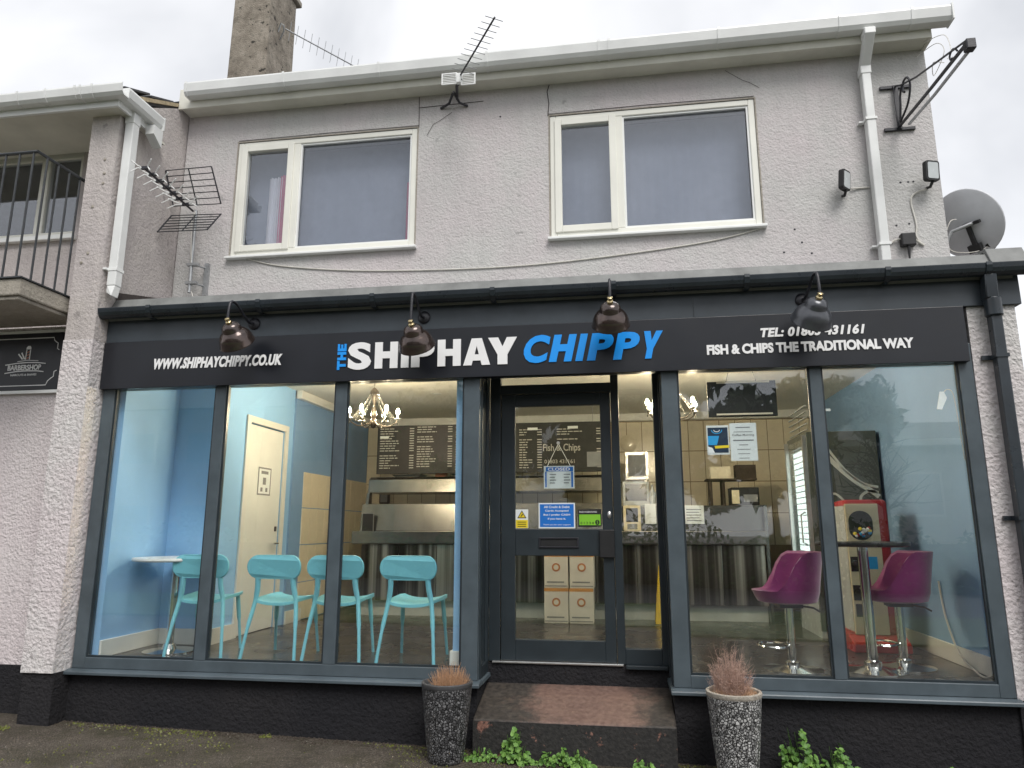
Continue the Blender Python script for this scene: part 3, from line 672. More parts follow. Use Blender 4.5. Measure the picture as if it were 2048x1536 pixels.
# balcony
bal = bx('balcony', 'concrete_old', N, -10, -4.50, -.62, .099, 3.195, 3.33, .012)
bx('edge_band', 'concrete_old', bal, -10, -4.52, -.60, .09, 3.165, 3.1945, .008)
rm = MB().box(-10, -4.49, -.635, -.60, 3.331, 3.342); rm.box(-4.525, -4.49, -.60, .0, 3.331, 3.342); rm.build('edge_strip', 'rail_iron', bal)
rail = MB().tube([(-10, -.615, 4.39), (-4.515, -.615, 4.39), (-4.51, -.03, 4.39)], .014, 8).build('railing', 'rail_iron', N)
MB().tube([(-4.51, -.03, 4.39), (-4.47, -.03, 4.39)], .016, 8).build('fixing', 'rail_iron', rail)
bar_me = None
def rail_bar(x, y):
    global bar_me
    if bar_me is None:
        o = MB().tube([(0, 0, 3.342), (0, 0, 4.385)], .0085, 8).build('bar', 'rail_iron'); bar_me = o.data; bpy.data.objects.remove(o)
    o = bpy.data.objects.new('bar', bar_me); col.objects.link(o); o.parent = rail; o.location = Vector((x, y, 0)) - WL[rail.name]
for i in range(24): rail_bar(-4.55 - i * .125, -.615)
for i in range(5): rail_bar(-4.513, -.52 + i * .118)
# eaves
bx('soffit', 'upvc_eaves', N, -10, -4.14, -.28, .349, 4.965, 4.985)
fb = MB().box(-10, -4.12, -.305, -.28, 4.955, 5.09); fb.box(-4.14, -4.118, -.28, .20, 4.955, 5.09); fb.build('fascia_board', 'upvc_white', N, .003)
gp = gutter_profile(-.40, 5.11, .095, .10)
ng = MB().prism(gp, -10, -4.0235, 'x')
ng.prism([(-4.0235 - (p[0] + .40) + .0, p[1]) for p in gp], -.304, .16, 'y')
ng = ng.build('gutter', 'gutter_white', N)
for x in (-5.02, -4.75, -4.47, -4.42, -4.31): clip(x, -.40, 5.11, ng, 'gutter_white', .095, .10, .02)
MB().box(-4.125, -4.02, .16, .172, 4.99, 5.12).build('stop_end', 'gutter_white', ng)
MB().prism([(.05, 4.90), (.165, 4.82), (.17, 4.985), (.05, 4.985)], -4.115, -4.03, 'x').build('gutter_tail', 'gutter_white', ng)
nd = MB().box(-4.175, -4.095, -.13, -.05, 3.42, 4.96); nd.box(-4.18, -4.09, -.135, -.045, 4.90, 5.0)
nd.add([(-4.172, -.127, 3.42), (-4.098, -.127, 3.42), (-4.098, -.053, 3.42), (-4.172, -.053, 3.42), (-4.172, -.127, 3.36), (-4.098, -.16, 3.32), (-4.098, -.075, 3.32), (-4.172, -.053, 3.36)], [(0, 1, 5, 4), (1, 2, 6, 5), (2, 3, 7, 6), (3, 0, 4, 7), (4, 5, 6, 7)])
nd = nd.build('downpipe', 'gutter_white', N, .007)
for z in (3.55,): m = MB().box(-4.179, -4.091, -.134, -.046, z, z + .025); m.box(-4.2, -4.17, -.16, -.12, z + .003, z + .02); m.build('clip', 'upvc_white', nd)
# tiled verge of the neighbour's roof
rf = MB().prism([(-.36, 5.07), (.80, 5.66), (2.2, 6.37), (2.2, 6.30), (.80, 5.60), (-.30, 5.03)], -10, -4.22, 'x').build('roof', 'slate', N)
ang = math.atan2(.59, 1.16)
for i in range(9):
    y = -.34 + i * .27; z = 5.11 + (y + .36) * .51
    for k in range(3):
        m = MB().box(-.148, .148, 0, .34, 0, .018).build('tile', 'slate', rf)
        m.location = Vector((-4.345 - k * .3 + random.uniform(-.006, .006), y, z + .012 + random.uniform(0, .006))); m.rotation_euler = (ang - .05 + random.uniform(-.015, .015), 0, random.uniform(-.02, .02))
MB().prism([(-.26, 5.085), (.79, 5.62), (.79, 5.655), (-.28, 5.115)], -4.235, -4.198, 'x').build('mortar_verge', 'mortar', N)
# faint fixings on the pier
for x, y, z in ((-4.30, -.166, 4.55), (-4.29, -.166, 4.42), (-4.29, -.166, 4.33), (-4.36, -.166, 4.12), (-4.40, -.166, 3.62), (-4.35, -.166, 3.70)):
    MB().lathe([(0, .008), (.012, .005), (.014, 0)], 8, Matrix.Translation((x, y, z)) @ Matrix.Rotation(R(90), 4, 'X')).build('plug', 'concrete_old', N)

# ================================================================ SIGNS
sgn = thing('shop_sign', 'long black fascia sign with white and blue fish and chip shop lettering', 'sign', (-.9, 0, 2.75))
bx('board', 'sign_black', sgn, -4.192, 2.356, -.048, -.002, 2.562, 2.952, .003)
SY = -.0485
def glyph(ch, mat, x0, x1, z0, z1, slant=0., parent=sgn):
    def Q(x, z): return (x0 + (x1 - x0) * x + slant * (z - .5), z0 + (z1 - z0) * z)
    if ch in 'HIAYTE':
        polys = {'H': [[(0, 0), (.335, 0), (.335, .38), (.665, .38), (.665, 0), (1, 0), (1, 1), (.665, 1), (.665, .64), (.335, .64), (.335, 1), (0, 1)]],
                 'I': [[(0, 0), (1, 0), (1, 1), (0, 1)]],
                 'Y': [[(.33, 0), (.67, 0), (.67, .36), (1, 1), (.65, 1), (.5, .66), (.35, 1), (0, 1), (.33, .36)]],
                 'T': [[(.33, 0), (.67, 0), (.67, .72), (1, .72), (1, 1), (0, 1), (0, .72), (.33, .72)]],
                 'E': [[(0, 0), (1, 0), (1, .25), (.38, .25), (.38, .39), (.92, .39), (.92, .61), (.38, .61), (.38, .75), (1, .75), (1, 1), (0, 1)]],
                 'A': [[(0, 0), (.31, 0), (.355, .17), (.5, .17), (.5, .40), (.42, .40), (.5, .72), (.5, 1), (.31, 1)], [(.5, .17), (.645, .17), (.69, 0), (1, 0), (.69, 1), (.5, 1), (.5, .72), (.58, .40), (.5, .40)]]}[ch]
        mb = MB()
        for p in polys: mb.prism([Q(*q) for q in p], SY - .008, SY)
        o = mb.build('letter', mat, parent)
    else:
        o = text(ch, mat, parent, x0, x1, z0, z1, SY, bold=.045, thick=.008, name='letter')
        if slant:
            for v in o.data.vertices: v.co.x += slant * ((v.co.z + WL[parent.name].z - z0) / (z1 - z0) - .5)
    return o
SH = dict(S=(-2.072, -1.885), H=(-1.855, -1.672), I=(-1.645, -1.585), P=(-1.565, -1.383), H2=(-1.358, -1.178), A=(-1.158, -.952), Y=(-.968, -.748))
for k, (a, b) in SH.items(): glyph(k[0], 'letter_white', a, b, 2.652 if k != 'S' else 2.648, 2.860 if k != 'S' else 2.866)
for ch, a, b in (('C', -.695, -.512), ('H', -.488, -.322), ('I', -.293, -.240), ('P', -.208, -.040), ('P', -.018, .148), ('Y', .168, .302)):
    glyph(ch, 'letter_blue', a, b, 2.656 if ch != 'C' else 2.652, 2.862 if ch != 'C' else 2.866, .045)
for ch, z0, z1 in (('T', 2.652, 2.722), ('H', 2.728, 2.794), ('E', 2.800, 2.858)):
    M = None
    mb = MB(); P = {'T': [(.35, 0), (.65, 0), (.65, .72), (1, .72), (1, 1), (0, 1), (0, .72), (.35, .72)], 'H': [(0, 0), (.33, 0), (.33, .36), (.67, .36), (.67, 0), (1, 0), (1, 1), (.67, 1), (.67, .64), (.33, .64), (.33, 1), (0, 1)], 'E': [(0, 0), (1, 0), (1, .24), (.38, .24), (.38, .39), (.92, .39), (.92, .61), (.38, .61), (.38, .76), (1, .76), (1, 1), (0, 1)]}[ch]
    mb.prism([(-2.088 - .070 * q[1], z0 + (z1 - z0) * q[0]) for q in P][::-1], SY - .008, SY); mb.build('letter', 'letter_blue', sgn)
text('WWW.SHIPHAYCHIPPY.CO.UK', 'letter_white', sgn, -3.722, -2.616, 2.709, 2.800, SY, bold=.046, shear=.22, spacing=1.07)
text('TEL: 01803 431161', 'letter_white', sgn, 1.005, 1.706, 2.782, 2.852, SY, bold=.046, shear=.22, spacing=1.07)
text('FISH & CHIPS THE TRADITIONAL WAY', 'letter_white', sgn, .628, 2.012, 2.667, 2.741, SY, bold=.046, spacing=.98)

bs = thing('barber_sign', 'black barbershop sign with thin white border under the balcony', 'sign', (-5.5, .08, 2.8))
bx('board', 'sign_black', bs, -7.6, -4.69, .070, .0995, 2.60, 3.10, .003)
bx('trim', 'upvc_white', bs, -7.6, -4.68, .066, .0995, 2.572, 2.598); bx('trim', 'upvc_white', bs, -7.6, -4.68, .072, .0995, 3.102, 3.125)
BY = .0695
def line(pts, mat, parent, y, w=.007, name='border', th=.002):
    mb = MB()
    P = [Vector((p[0], 0, p[1])) for p in pts]; vs = []
    for i, p in enumerate(P):
        d_ = (P[min(i + 1, len(P) - 1)] - P[max(i - 1, 0)]).normalized(); s = Vector((-d_.z, 0, d_.x)) * w / 2
        vs += [p + s + Vector((0, y - th, 0)), p - s + Vector((0, y - th, 0)), p - s + Vector((0, y, 0)), p + s + Vector((0, y, 0))]
    fs = []
    for i in range(len(P) - 1):
        for k in range(4): fs.append((4 * i + k, 4 * i + 4 + k, 4 * i + 4 + (k + 1) % 4, 4 * i + (k + 1) % 4))
    mb.add(vs, fs + [(0, 1, 2, 3), tuple(4 * len(P) - 4 + k for k in (3, 2, 1, 0))]); return mb.build(name, mat, parent)
line([(-7.6, 3.055), (-4.775, 3.055), (-4.768, 3.03), (-4.745, 3.012), (-4.73, 3.005), (-4.73, 2.955), (-4.712, 2.945)], 'letter_white', bs, BY)
line([(-7.6, 2.64), (-4.80, 2.64), (-4.785, 2.675), (-4.755, 2.70), (-4.735, 2.712), (-4.735, 2.755), (-4.712, 2.765)], 'letter_white', bs, BY)
text('BARBERSHOP', 'letter_white', bs, -5.185, -4.865, 2.775, 2.822, BY, bold=.02, thick=.003)
text('HAIRCUTS & SHAVES', 'letter_white', bs, -5.15, -4.90, 2.726, 2.744, BY, bold=.01, thick=.002)
line([(-5.215, 2.825), (-5.10, 2.838), (-5.0, 2.842), (-4.90, 2.838), (-4.825, 2.828)], 'letter_white', bs, BY, .008, 'ribbon')
line([(-5.21, 2.752), (-5.10, 2.766), (-5.0, 2.769), (-4.90, 2.766), (-4.835, 2.757)], 'letter_white', bs, BY, .008, 'ribbon')
line([(-5.10, 2.853), (-5.0, 2.862), (-4.90, 2.855)], 'letter_white', bs, BY, .005, 'ribbon')
m = MB(); m.prism([(-5.03, 2.868), (-5.022, 2.868), (-5.020, 2.955), (-5.028, 2.955)], BY - .002, BY); m.prism([(-4.992, 2.868), (-4.984, 2.868), (-4.984, 2.955), (-4.992, 2.955)], BY - .002, BY)
m.prism([(-5.03, 2.958), (-4.982, 2.958), (-4.984, 2.975), (-4.995, 2.988), (-5.016, 2.988), (-5.028, 2.975)], BY - .002, BY); m.build('barber_pole', 'letter_white', bs)
m = MB(); 
for k in range(3): m.prism([(-5.018, 2.872 + k * .026), (-4.995, 2.884 + k * .026), (-4.995, 2.893 + k * .026), (-5.018, 2.881 + k * .026)], BY - .002, BY)
m.build('pole_stripe', 'box_print', bs)
for a, b in ((-5.10, -5.055), (-5.07, -5.035)): line([(a, 2.92 if a < -5.08 else 2.93), (b, 2.872)], 'letter_white', bs, BY, .012, 'razor')
text('S', 'letter_white', bs, -5.50, -5.30, 2.70, 2.93, BY, bold=.03, thick=.004, name='letter')

# ================================================================ WALL LAMPS
def wall_lamp(x, z, lat, mat, label, tilt, zc):
    t = thing('wall_lamp', label, 'lamp', (x, -.03, z), 'gooseneck lamps along the shop fascia')
    MB().lathe([(0, .022), (.030, .020), (.046, .012), (.050, .004), (.050, 0)], 20, Matrix.Translation((x, -.03, z)) @ Matrix.Rotation(R(90), 4, 'X')).build('wall_plate', 'iron_black', t)
    P = catmull([(x, -.045, z), (x, -.11, z - .012), (x + lat * .25, -.19, z + .02), (x + lat * .5, -.26, max(z + .06, zc + .10)), (x + lat * .75, -.325, max(z + .085, zc + .155)), (x + lat * .95, -.375, max(z + .07, zc + .14)), (x + lat, -.395, zc + .07), (x + lat, -.397, zc)], 6)
    MB().tube(P, .0105, 10).build('arm', 'iron_black', t)
    c = Vector((x + lat, -.397, zc)); ax = Vector((tilt, .70, -.72)).normalized()
    M = Matrix.Translation(c) @ ax.to_track_quat('Z', 'Y').to_matrix().to_4x4() @ Matrix.Scale(.97, 4)
    MB().lathe([(.011, -.02), (.019, -.016), (.021, -.002), (.016, .004), (.024, .012), (.024, .026), (.014, .032)], 16, M).build('collar', 'brass', t)
    MB().lathe([(.016, .026), (.040, .030), (.062, .044), (.074, .066), (.077, .088), (.079, .091), (.096, .104), (.116, .128), (.129, .158), (.137, .196), (.141, .202), (.141, .207), (.135, .205), (.124, .162), (.108, .132), (.088, .110), (.05, .09), (.0, .085)], 32, M).build('shade', mat, t)
    MB().lathe([(.0, .085), (.016, .09), (.026, .115), (.026, .135), (.0, .16)], 12, M).build('bulb', 'lens_grey', t)
wall_lamp(-2.885, 3.062, -.012, 'bronze', 'bronze gooseneck lamp above the website lettering of the black sign', .06, 2.985)
wall_lamp(-1.478, 3.050, .008, 'bronze', 'bronze gooseneck lamp overlapping the big white letters of the black sign', .05, 2.905)
wall_lamp(-.046, 3.08, .0, 'bronze', 'bronze gooseneck lamp above the big blue letters of the black sign', 0, 3.005)
wall_lamp(1.312, 3.052, .02, 'bronze_dark', 'slate grey gooseneck lamp overlapping the telephone number on the black sign', -.18, 2.965)

# ================================================================ FITTINGS ON THE UPPER WALL
# television aerial on a mast in the corner
a1 = thing('tv_aerial', 'wideband aerial with two grid reflectors on a short mast in the wall corner', 'aerial', (-3.93, .62, 3.6), 'television aerials')
MB().tube([(-3.93, .62, 3.60), (-3.935, .62, 4.42)], .016, 10).build('mast', 'galv', a1)
for z in (3.68, 3.86): m = MB().box(-3.97, -3.86, .60, .645, z, z + .025); m.tube([(-3.90, .62, z + .012), (-3.84, .75, z + .012)], .010, 6); m.build('clamp', 'galv', a1)
bx('wall_bracket', 'galv', a1, -3.86, -3.82, .715, .749, 3.60, 3.92)
B0, B1 = Vector((-3.94, .58, 4.395)), Vector((-3.865, -.23, 4.40))
MB().tube([B0, B1], .010, 8).build('boom', 'iron_black', a1)
for i in range(7):
    c = B0.lerp(B1, .16 + i * .138)
    L = .15 - .010 * i
    bx('clip', 'iron_black', a1, c.x - .035, c.x + .035, c.y - .012, c.y + .012, c.z - .006, c.z + .018)
    for sx in (-1, 1):
        for sz in (-1, 1):
            MB().tube([(c.x + sx * .02, c.y, c.z + .006), (c.x + sx * L * .55, c.y - .03, c.z + .006 + sz * .012), (c.x + sx * L, c.y - .055, c.z + sz * .05)], .005, 6).build('element', 'upvc_white', a1)
def grid_panel(corners, nx, nz, parent):
    tl, tr, bl, br = map(Vector, corners)
    p = MB().tube([tl, bl], .007, 6).build('reflector', 'iron_black', parent); MB().tube([tr, br], .007, 6).build('side_rail', 'iron_black', p)
    for i in range(nz):
        t = i / (nz - 1); MB().tube([tl.lerp(bl, t), tr.lerp(br, t)], .005, 5).build('wire', 'rail_iron', p)
    for i in range(1, nx):
        t = i / nx; MB().tube([tl.lerp(tr, t), bl.lerp(br, t)], .006, 5).build('wire', 'rail_iron', p)
grid_panel(((-4.195, .48, 4.78), (-3.70, .44, 4.76), (-4.15, .58, 4.46), (-3.66, .58, 4.45)), 2, 7, a1)
grid_panel(((-4.16, .58, 4.365), (-3.65, .58, 4.345), (-4.17, .42, 4.13), (-3.66, .40, 4.11)), 2, 7, a1)
MB().tube([(-3.93, .60, 4.40), (-3.95, .585, 4.30), (-3.93, .60, 3.95), (-3.92, .63, 3.62), (-3.89, .63, 3.56), (-3.88, .73, 3.5)], .004, 6).build('cable', 'cable_white', a1)
# aerial over the gutter
a2 = thing('tv_aerial', 'slim aerial pointing out past the gutter from under the soffit', 'aerial', (-1.4, .7, 5.38), 'television aerials')
MB().tube([(-1.43, .73, 5.42), (-1.36, .42, 5.345), (-1.29, .30, 5.31)], .014, 8).build('mast', 'iron_black', a2)
for s in (-1, 1): MB().tube([(-1.43, .58, 5.395), (-1.45 + s * .05, .70, 5.36), (-1.46 + s * .13, .742, 5.345)], .012, 8).build('bracket_leg', 'iron_black', a2)
B0, B1 = Vector((-1.30, .30, 5.36)), Vector((-.875, -.36, 5.365))
MB().tube([B0, B1], .008, 8).build('boom', 'iron_black', a2)
dr = (B1 - B0).normalized(); sd = Vector((dr.y, -dr.x, 0)).normalized() * -1
for i in range(11):
    c = B0.lerp(B1, .08 + i * .09); L = .105 - .003 * i
    MB().tube([c - sd * L, c + sd * L], .0032, 5).build('element', 'galv', a2)
for s in (0, 1):
    q0, q1 = ((-1.475, -1.335), (-1.295, -1.165))[s]; zz = (.01, -.02)[s]
    fr = MB(); y0 = .315 if s == 0 else .30
    for x0, x1, z0, z1 in ((q0, q1, 5.385, 5.395), (q0, q1, 5.285, 5.295), (q0, q0 + .012, 5.295, 5.385), (q1 - .012, q1, 5.295, 5.385)): fr.box(x0, x1, y0, y0 + .012, z0 + zz, z1 + zz)
    fr = fr.build('reflector', 'upvc_white', a2)
    for k in range(5): bx('bar', 'upvc_white', fr, q0 + .012, q1 - .012, y0 + .003, y0 + .008, 5.306 + k * .016 + zz, 5.312 + k * .016 + zz)
bx('junction', 'upvc_white', a2, -1.335, -1.295, .29, .33, 5.29, 5.38, .004)
# aerial on the chimney
a3 = thing('tv_aerial', 'thin grey aerial strapped to the chimney against the sky', 'aerial', (-4.2, 2.4, 7.7), 'television aerials')
B0, B1 = Vector((-4.16, 2.45, 7.83)), Vector((-3.44, 3.2, 7.70))
MB().tube([(-4.262, 2.45, 7.80), (-4.21, 2.42, 7.90), (-4.17, 2.42, 7.86), (-4.18, 2.45, 7.80), (-4.255, 2.5, 7.72)], .010, 6).build('bracket', 'galv', a3)
MB().tube([B0, B1], .009, 6).build('boom', 'galv', a3)
dr = (B1 - B0).normalized(); sd = dr.cross(Vector((0, 0, 1))).normalized(); up = Vector((0, 0, 1))
for i in range(11):
    c = B0.lerp(B1, .06 + i * .092); e = (up * .95 + sd * .3).normalized() * .12
    MB().tube([c - e, c + e], .0035, 5).build('element', 'galv', a3)

# iron hanging-sign bracket
ib = thing('sign_bracket', 'empty wrought iron sign bracket jutting out above the satellite dish', 'bracket', (2.40, .74, 4.7))
for z in (5.15, 4.757): bx('cross_bar', 'iron_black', ib, 2.285, 2.53, .725, .747, z - .014, z + .014, .003)
bx('back_bar', 'iron_black', ib, 2.385, 2.425, .715, .7245, 4.75, 5.16, .003)
def flat(pts, w, th, name, parent=ib, mat='iron_black'): return MB().tube(pts, th, 6).build(name, mat, parent)
flat([(2.405, .715, 4.775), (2.40, .1, 4.715), (2.385, -.50, 4.655)], 0, .014, 'arm')
flat([(2.43, .60, 4.72), (2.42, .1, 4.66), (2.405, -.46, 4.615)], 0, .013, 'light_bar', mat='galv')
bx('arm_end', 'iron_black', ib, 2.37, 2.43, -.53, -.47, 4.60, 4.675, .006)
flat([(2.405, .715, 5.15), (2.40, .60, 5.08), (2.395, .3, 4.95), (2.385, -.49, 4.68)], 0, .008, 'stay')
sp = catmull([(2.405, .70, 4.80), (2.405, .52, 4.86), (2.405, .44, 4.98), (2.405, .48, 5.07), (2.405, .56, 5.08), (2.405, .585, 5.02), (2.405, .555, 4.985)], 6); flat(sp, 0, .009, 'scroll')
sp = catmull([(2.405, .70, 4.80), (2.405, .66, 4.93), (2.405, .64, 5.02), (2.405, .58, 5.075)], 6); flat(sp, 0, .009, 'scroll')
sp = catmull([(2.39, -.36, 4.70), (2.39, -.33, 4.74), (2.39, -.29, 4.755), (2.39, -.25, 4.735), (2.39, -.26, 4.70), (2.39, -.29, 4.70)], 5); flat(sp, 0, .007, 'scroll')
MB().tube(catmull([(2.60, .70, 5.40), (2.62, .40, 5.30), (2.60, .25, 5.12), (2.55, .35, 4.98), (2.44, .1, 4.93), (2.42, -.1, 4.79)], 6), .003, 5).build('loose_wire', 'cable_white', ib)
MB().tube(catmull([(2.63, .62, 5.47), (2.64, .3, 5.30), (2.60, .15, 5.05), (2.52, .05, 4.92)], 6), .003, 5).build('loose_wire', 'cable_white', ib)
# floodlights
def floodlight(c, n, label, cable):
    t = thing('floodlight', label, 'floodlight', c, 'floodlights on the upper wall')
    q = Vector(n).to_track_quat('Z', 'Y').to_matrix().to_4x4(); M = Matrix.Translation(c) @ q
    def rr(w, h, r, k=5):
        o = []
        for cx, cy, a0 in ((w - r, h - r, 0), (-w + r, h - r, 90), (-w + r, -h + r, 180), (w - r, -h + r, 270)):
            for i in range(k + 1): a = R(a0 + 90 * i / k); o.append((cx + r * math.cos(a), cy + r * math.sin(a)))
        return o
    MB().prism(rr(.062, .085, .022), -.03, .012, 'z', M).build('housing', 'rubber_black', t, .004)
    MB().prism(rr(.047, .068, .012), .0125, .0155, 'z', M).build('lens', 'lens_grey', t)
    MB().tube([Vector(c) + Vector((0, .01, -.085)), Vector(c) + Vector((0, .06, -.11)), (c[0], .745, c[2] - .09)], .012, 8).build('mount', 'rubber_black', t)
    if cable: MB().tube(catmull(cable, 5), .007, 6).build('cable', 'cable_white', t)
floodlight((1.905, .64, 4.28), (.66, -.62, -.10), 'black floodlight turned sideways between the upper window and white downpipe', [(1.97, .73, 4.245), (2.05, .742, 4.25), (2.12, .742, 4.25)])
floodlight((2.565, .62, 4.30), (.30, -.92, -.08), 'black floodlight facing the street at the wall corner above the satellite dish', [(2.55, .72, 4.19), (2.47, .738, 4.17), (2.43, .742, 4.10), (2.45, .742, 3.9), (2.44, .742, 3.79), (2.48, .742, 3.72)])
jb = thing('junction_box', 'small black junction box on the wall beside the white downpipe', 'junction box', (2.36, .74, 3.75))
bx('body', 'rubber_black', jb, 2.305, 2.415, .685, .748, 3.70, 3.81, .01)
MB().tube([(2.36, .71, 3.70), (2.355, .71, 3.56)], [.014, .006], 8).build('gland', 'rubber_black', jb)
MB().tube(catmull([(2.31, .72, 3.77), (2.26, .735, 3.76), (2.22, .74, 3.72)], 5), .008, 6).build('conduit', 'cable_white', jb)
MB().tube(catmull([(2.415, .72, 3.76), (2.46, .735, 3.73), (2.49, .74, 3.71)], 5), .008, 6).build('conduit', 'cable_white', jb)
# sagging cable between the two windows
cb = MB().tube(catmull([(-3.46, .738, 3.955), (-3.1, .742, 3.86), (-2.4, .742, 3.775), (-1.6, .742, 3.735), (-.8, .742, 3.73), (0, .742, 3.775), (.8, .742, 3.855), (1.26, .738, 3.95)], 6), .0055, 6).build('wall_cable', 'cable_white')
tag(cb, 'thin pale cable sagging along the wall between the two upper windows', 'cable')
# satellite dish
sd_ = thing('satellite_dish', 'grey mesh satellite dish on the corner above the shopfront roof', 'dish', (2.80, .9, 3.9))
q = Vector((.68, .56, .47)).normalized(); M = Matrix.Translation((2.885, .90, 3.925)) @ q.to_track_quat('Z', 'Y').to_matrix().to_4x4() @ Matrix.Scale(1.08, 4, (0, 1, 0))
prof = [(.001, 0)] + [(.27 * i / 8, .055 * (i / 8) ** 2) for i in range(1, 9)] + [(.276, .060), (.272, .050)] + [(.27 * i / 8, .055 * (i / 8) ** 2 - .006) for i in range(8, 0, -1)] + [(.001, -.006)]
M2 = M @ Matrix.Scale(1, 4)
MB().lathe(prof, 40, M2).build('dish', 'dish_grey', sd_)
m = MB().box(-.13, .0, -.012, .012, -.045, -.008, M2 @ Matrix.Rotation(R(0), 4, 'Z')); m.box(-.05, -.02, -.16, -.012, -.045, -.012, M2); m.box(-.075, .02, -.22, -.16, -.05, .0, M2)
m.build('feed_bracket', 'rubber_black', sd_)
LN = Vector((3.075, .93, 3.755))
MB().tube([M2 @ Vector((-.03, -.20, -.02)), M2 @ Vector((-.02, -.285, .02)), LN], .009, 8).build('feed_arm', 'galv', sd_)
MB().lathe([(.0, -.05), (.028, -.04), (.032, .03), (.02, .045), (0, .045)], 12, Matrix.Translation(LN) @ Matrix.Rotation(R(-60), 4, 'Y')).build('receiver', 'rubber_black', sd_)
MB().tube([M2 @ Vector((-.08, .0, -.03)), (2.76, .86, 3.86), (2.70, .90, 3.70), (2.68, .90, 3.68)], .016, 8).build('wall_arm', 'galv', sd_)
MB().tube(catmull([LN, (2.98, .9, 3.70), (2.86, .88, 3.68), (2.74, .86, 3.70), (2.70, .84, 3.80), (2.74, .82, 3.93), (2.80, .84, 3.96)], 5), .004, 5).build('cable', 'cable_white', sd_)

# ================================================================ PLANTERS AND PLANTS
def planter(x, y, mat, rimmat, label, rot):
    z0 = gz(x)
    t = thing('planter', label, 'planter', (x, y, z0), 'planters either side of the step')
    H = .462 - z0
    prof = [(.085, 0), (.108, .004), (.114, .02)] + [(.114 + .051 * (i / 10) ** .8, .02 + (H - .05) * i / 10) for i in range(1, 11)]
    MB().lathe(prof + [(.150, H - .032), (.148, H - .06)], 40, Matrix.Translation((x, y, z0))).build('pot', mat, t)
    MB().lathe([(.165, H - .030), (.169, H - .022), (.169, H - .004), (.165, H), (.152, H), (.148, H - .006), (.147, H - .05)], 40, Matrix.Translation((x, y, z0))).build('rim', rimmat, t)
    MB().lathe([(.001, H - .045), (.149, H - .05)], 24, Matrix.Translation((x, y, z0))).build('soil', 'roof_felt', t)
    return H + z0
zt = planter(-1.185, -.28, 'chip_dark', 'slate', 'dark grey mosaic planter with short cropped dry stems left of the step', 0)
zt2 = planter(.645, -.28, 'chip_pale', 'concrete_old', 'pale grey mosaic planter with a taller dry plant right of the step', 1)
def stems(name, label, mat, x, y, z, n, hmin, hmax, spread, lean, rad=.0016, branch=0):
    mb = MB(); rnd = random.Random(int(x * 100))
    for i in range(n):
        a = rnd.uniform(0, 2 * math.pi); rr = spread * math.sqrt(rnd.random()); h = rnd.uniform(hmin, hmax) * (1 - .45 * (rr / spread) ** 2)
        bx_, by_ = x + rr * math.cos(a), y + rr * math.sin(a); la = a + rnd.uniform(-1.2, 1.2); ln = lean * rnd.uniform(.1, 1)
        p = [(bx_, by_, z), (bx_ + ln * .3 * math.cos(la), by_ + ln * .3 * math.sin(la), z + h * .5), (bx_ + ln * math.cos(la), by_ + ln * math.sin(la), z + h)]
        mb.tube(p, [rad, rad * .8, rad * .35], 3, False, False)
        for k in range(branch):
            t = rnd.uniform(.3, .95); b = Vector(p[0]).lerp(Vector(p[2]), t); e = b + Vector((rnd.uniform(-1, 1), rnd.uniform(-1, 1), rnd.uniform(.1, 1))) * .028
            mb.tube([b, e], [rad * .7, rad * .3], 3, False, False)
    o = mb.build(name, mat, None, 0, (x, y, z)); return tag(o, label, 'plant')
stems('dry_plant', 'cropped orange-brown dry grass tuft in the dark mosaic planter', 'stem_dry', -1.165, -.285, zt - .05, 420, .07, .18, .11, .05, .0016)
stems('dry_plant', 'wispy pinkish-brown dry heather in the pale mosaic planter', 'stem_dry_pink', .635, -.275, zt2 - .05, 340, .12, .36, .09, .085, .0013, 5)
stems('dry_plant', 'low russet growth around the heather in the pale mosaic planter', 'stem_dry', .655, -.285, zt2 - .05, 260, .03, .10, .125, .05, .0016, 1)
def weed(label, x, y, w, d, h, n, leaf=.016, mat='leaf_weed', lean=0):
    z0 = gz(x); mb = MB(); rnd = random.Random(int(x * 1000) + n)
    for i in range(n):
        a = rnd.uniform(0, 6.283); r = math.sqrt(rnd.random()); u = r * math.cos(a); v = r * math.sin(a)
        hh = h * max(.06, (.45 + .55 * math.sin(u * 7 + x * 40) * math.sin(u * 3.1 + 1)) * (1 - u * u * .7)) * rnd.uniform(.05, 1) ** .8 + .004; px, py, pz = x + u * w / 2 + lean * hh, y + v * d / 2, z0 + hh
        s = leaf * rnd.uniform(.35, 1.3)
        nrm = Vector((u * .6 + rnd.uniform(-.5, .5), -.35 + v * .5 + rnd.uniform(-.5, .3), rnd.uniform(.35, 1))).normalized()
        t1 = nrm.orthogonal().normalized(); t1.rotate(Matrix.Rotation(rnd.uniform(0, 6.283), 3, nrm)); t2 = nrm.cross(t1); c = Vector((px, py, pz))
        pts = [c - t1 * s, c - t1 * s * .45 + t2 * s * .62, c + t1 * s * .45 + t2 * s * .66, c + t1 * s + nrm * s * .12, c + t1 * s * .45 - t2 * s * .66, c - t1 * s * .45 - t2 * s * .62, c - nrm * s * .18]
        mb.add(pts, [(6, i_, (i_ + 1) % 6) for i_ in range(6)])
    t = thing('weed', label, 'weed', (x, y, z0), 'weeds along the wall foot')
    mb.build('foliage', mat, t)
    sm = MB()
    for i in range(max(4, n // 16)):
        u, v = rnd.uniform(-.8, .8), rnd.uniform(-.8, .8); hh = h * (1 - u * u) * rnd.uniform(.5, .95)
        sm.tube([(x + u * w * .2, y + v * d * .2, z0 - .005), (x + u * w / 2 + lean * hh, y + v * d / 2, z0 + hh)], [.0025, .0015], 3, False, False)
    sm.build('stems', mat, t)
weed('tall leafy green weed growing against the front of the worn step', -.74, -.225, .24, .13, .23, 260, .019)
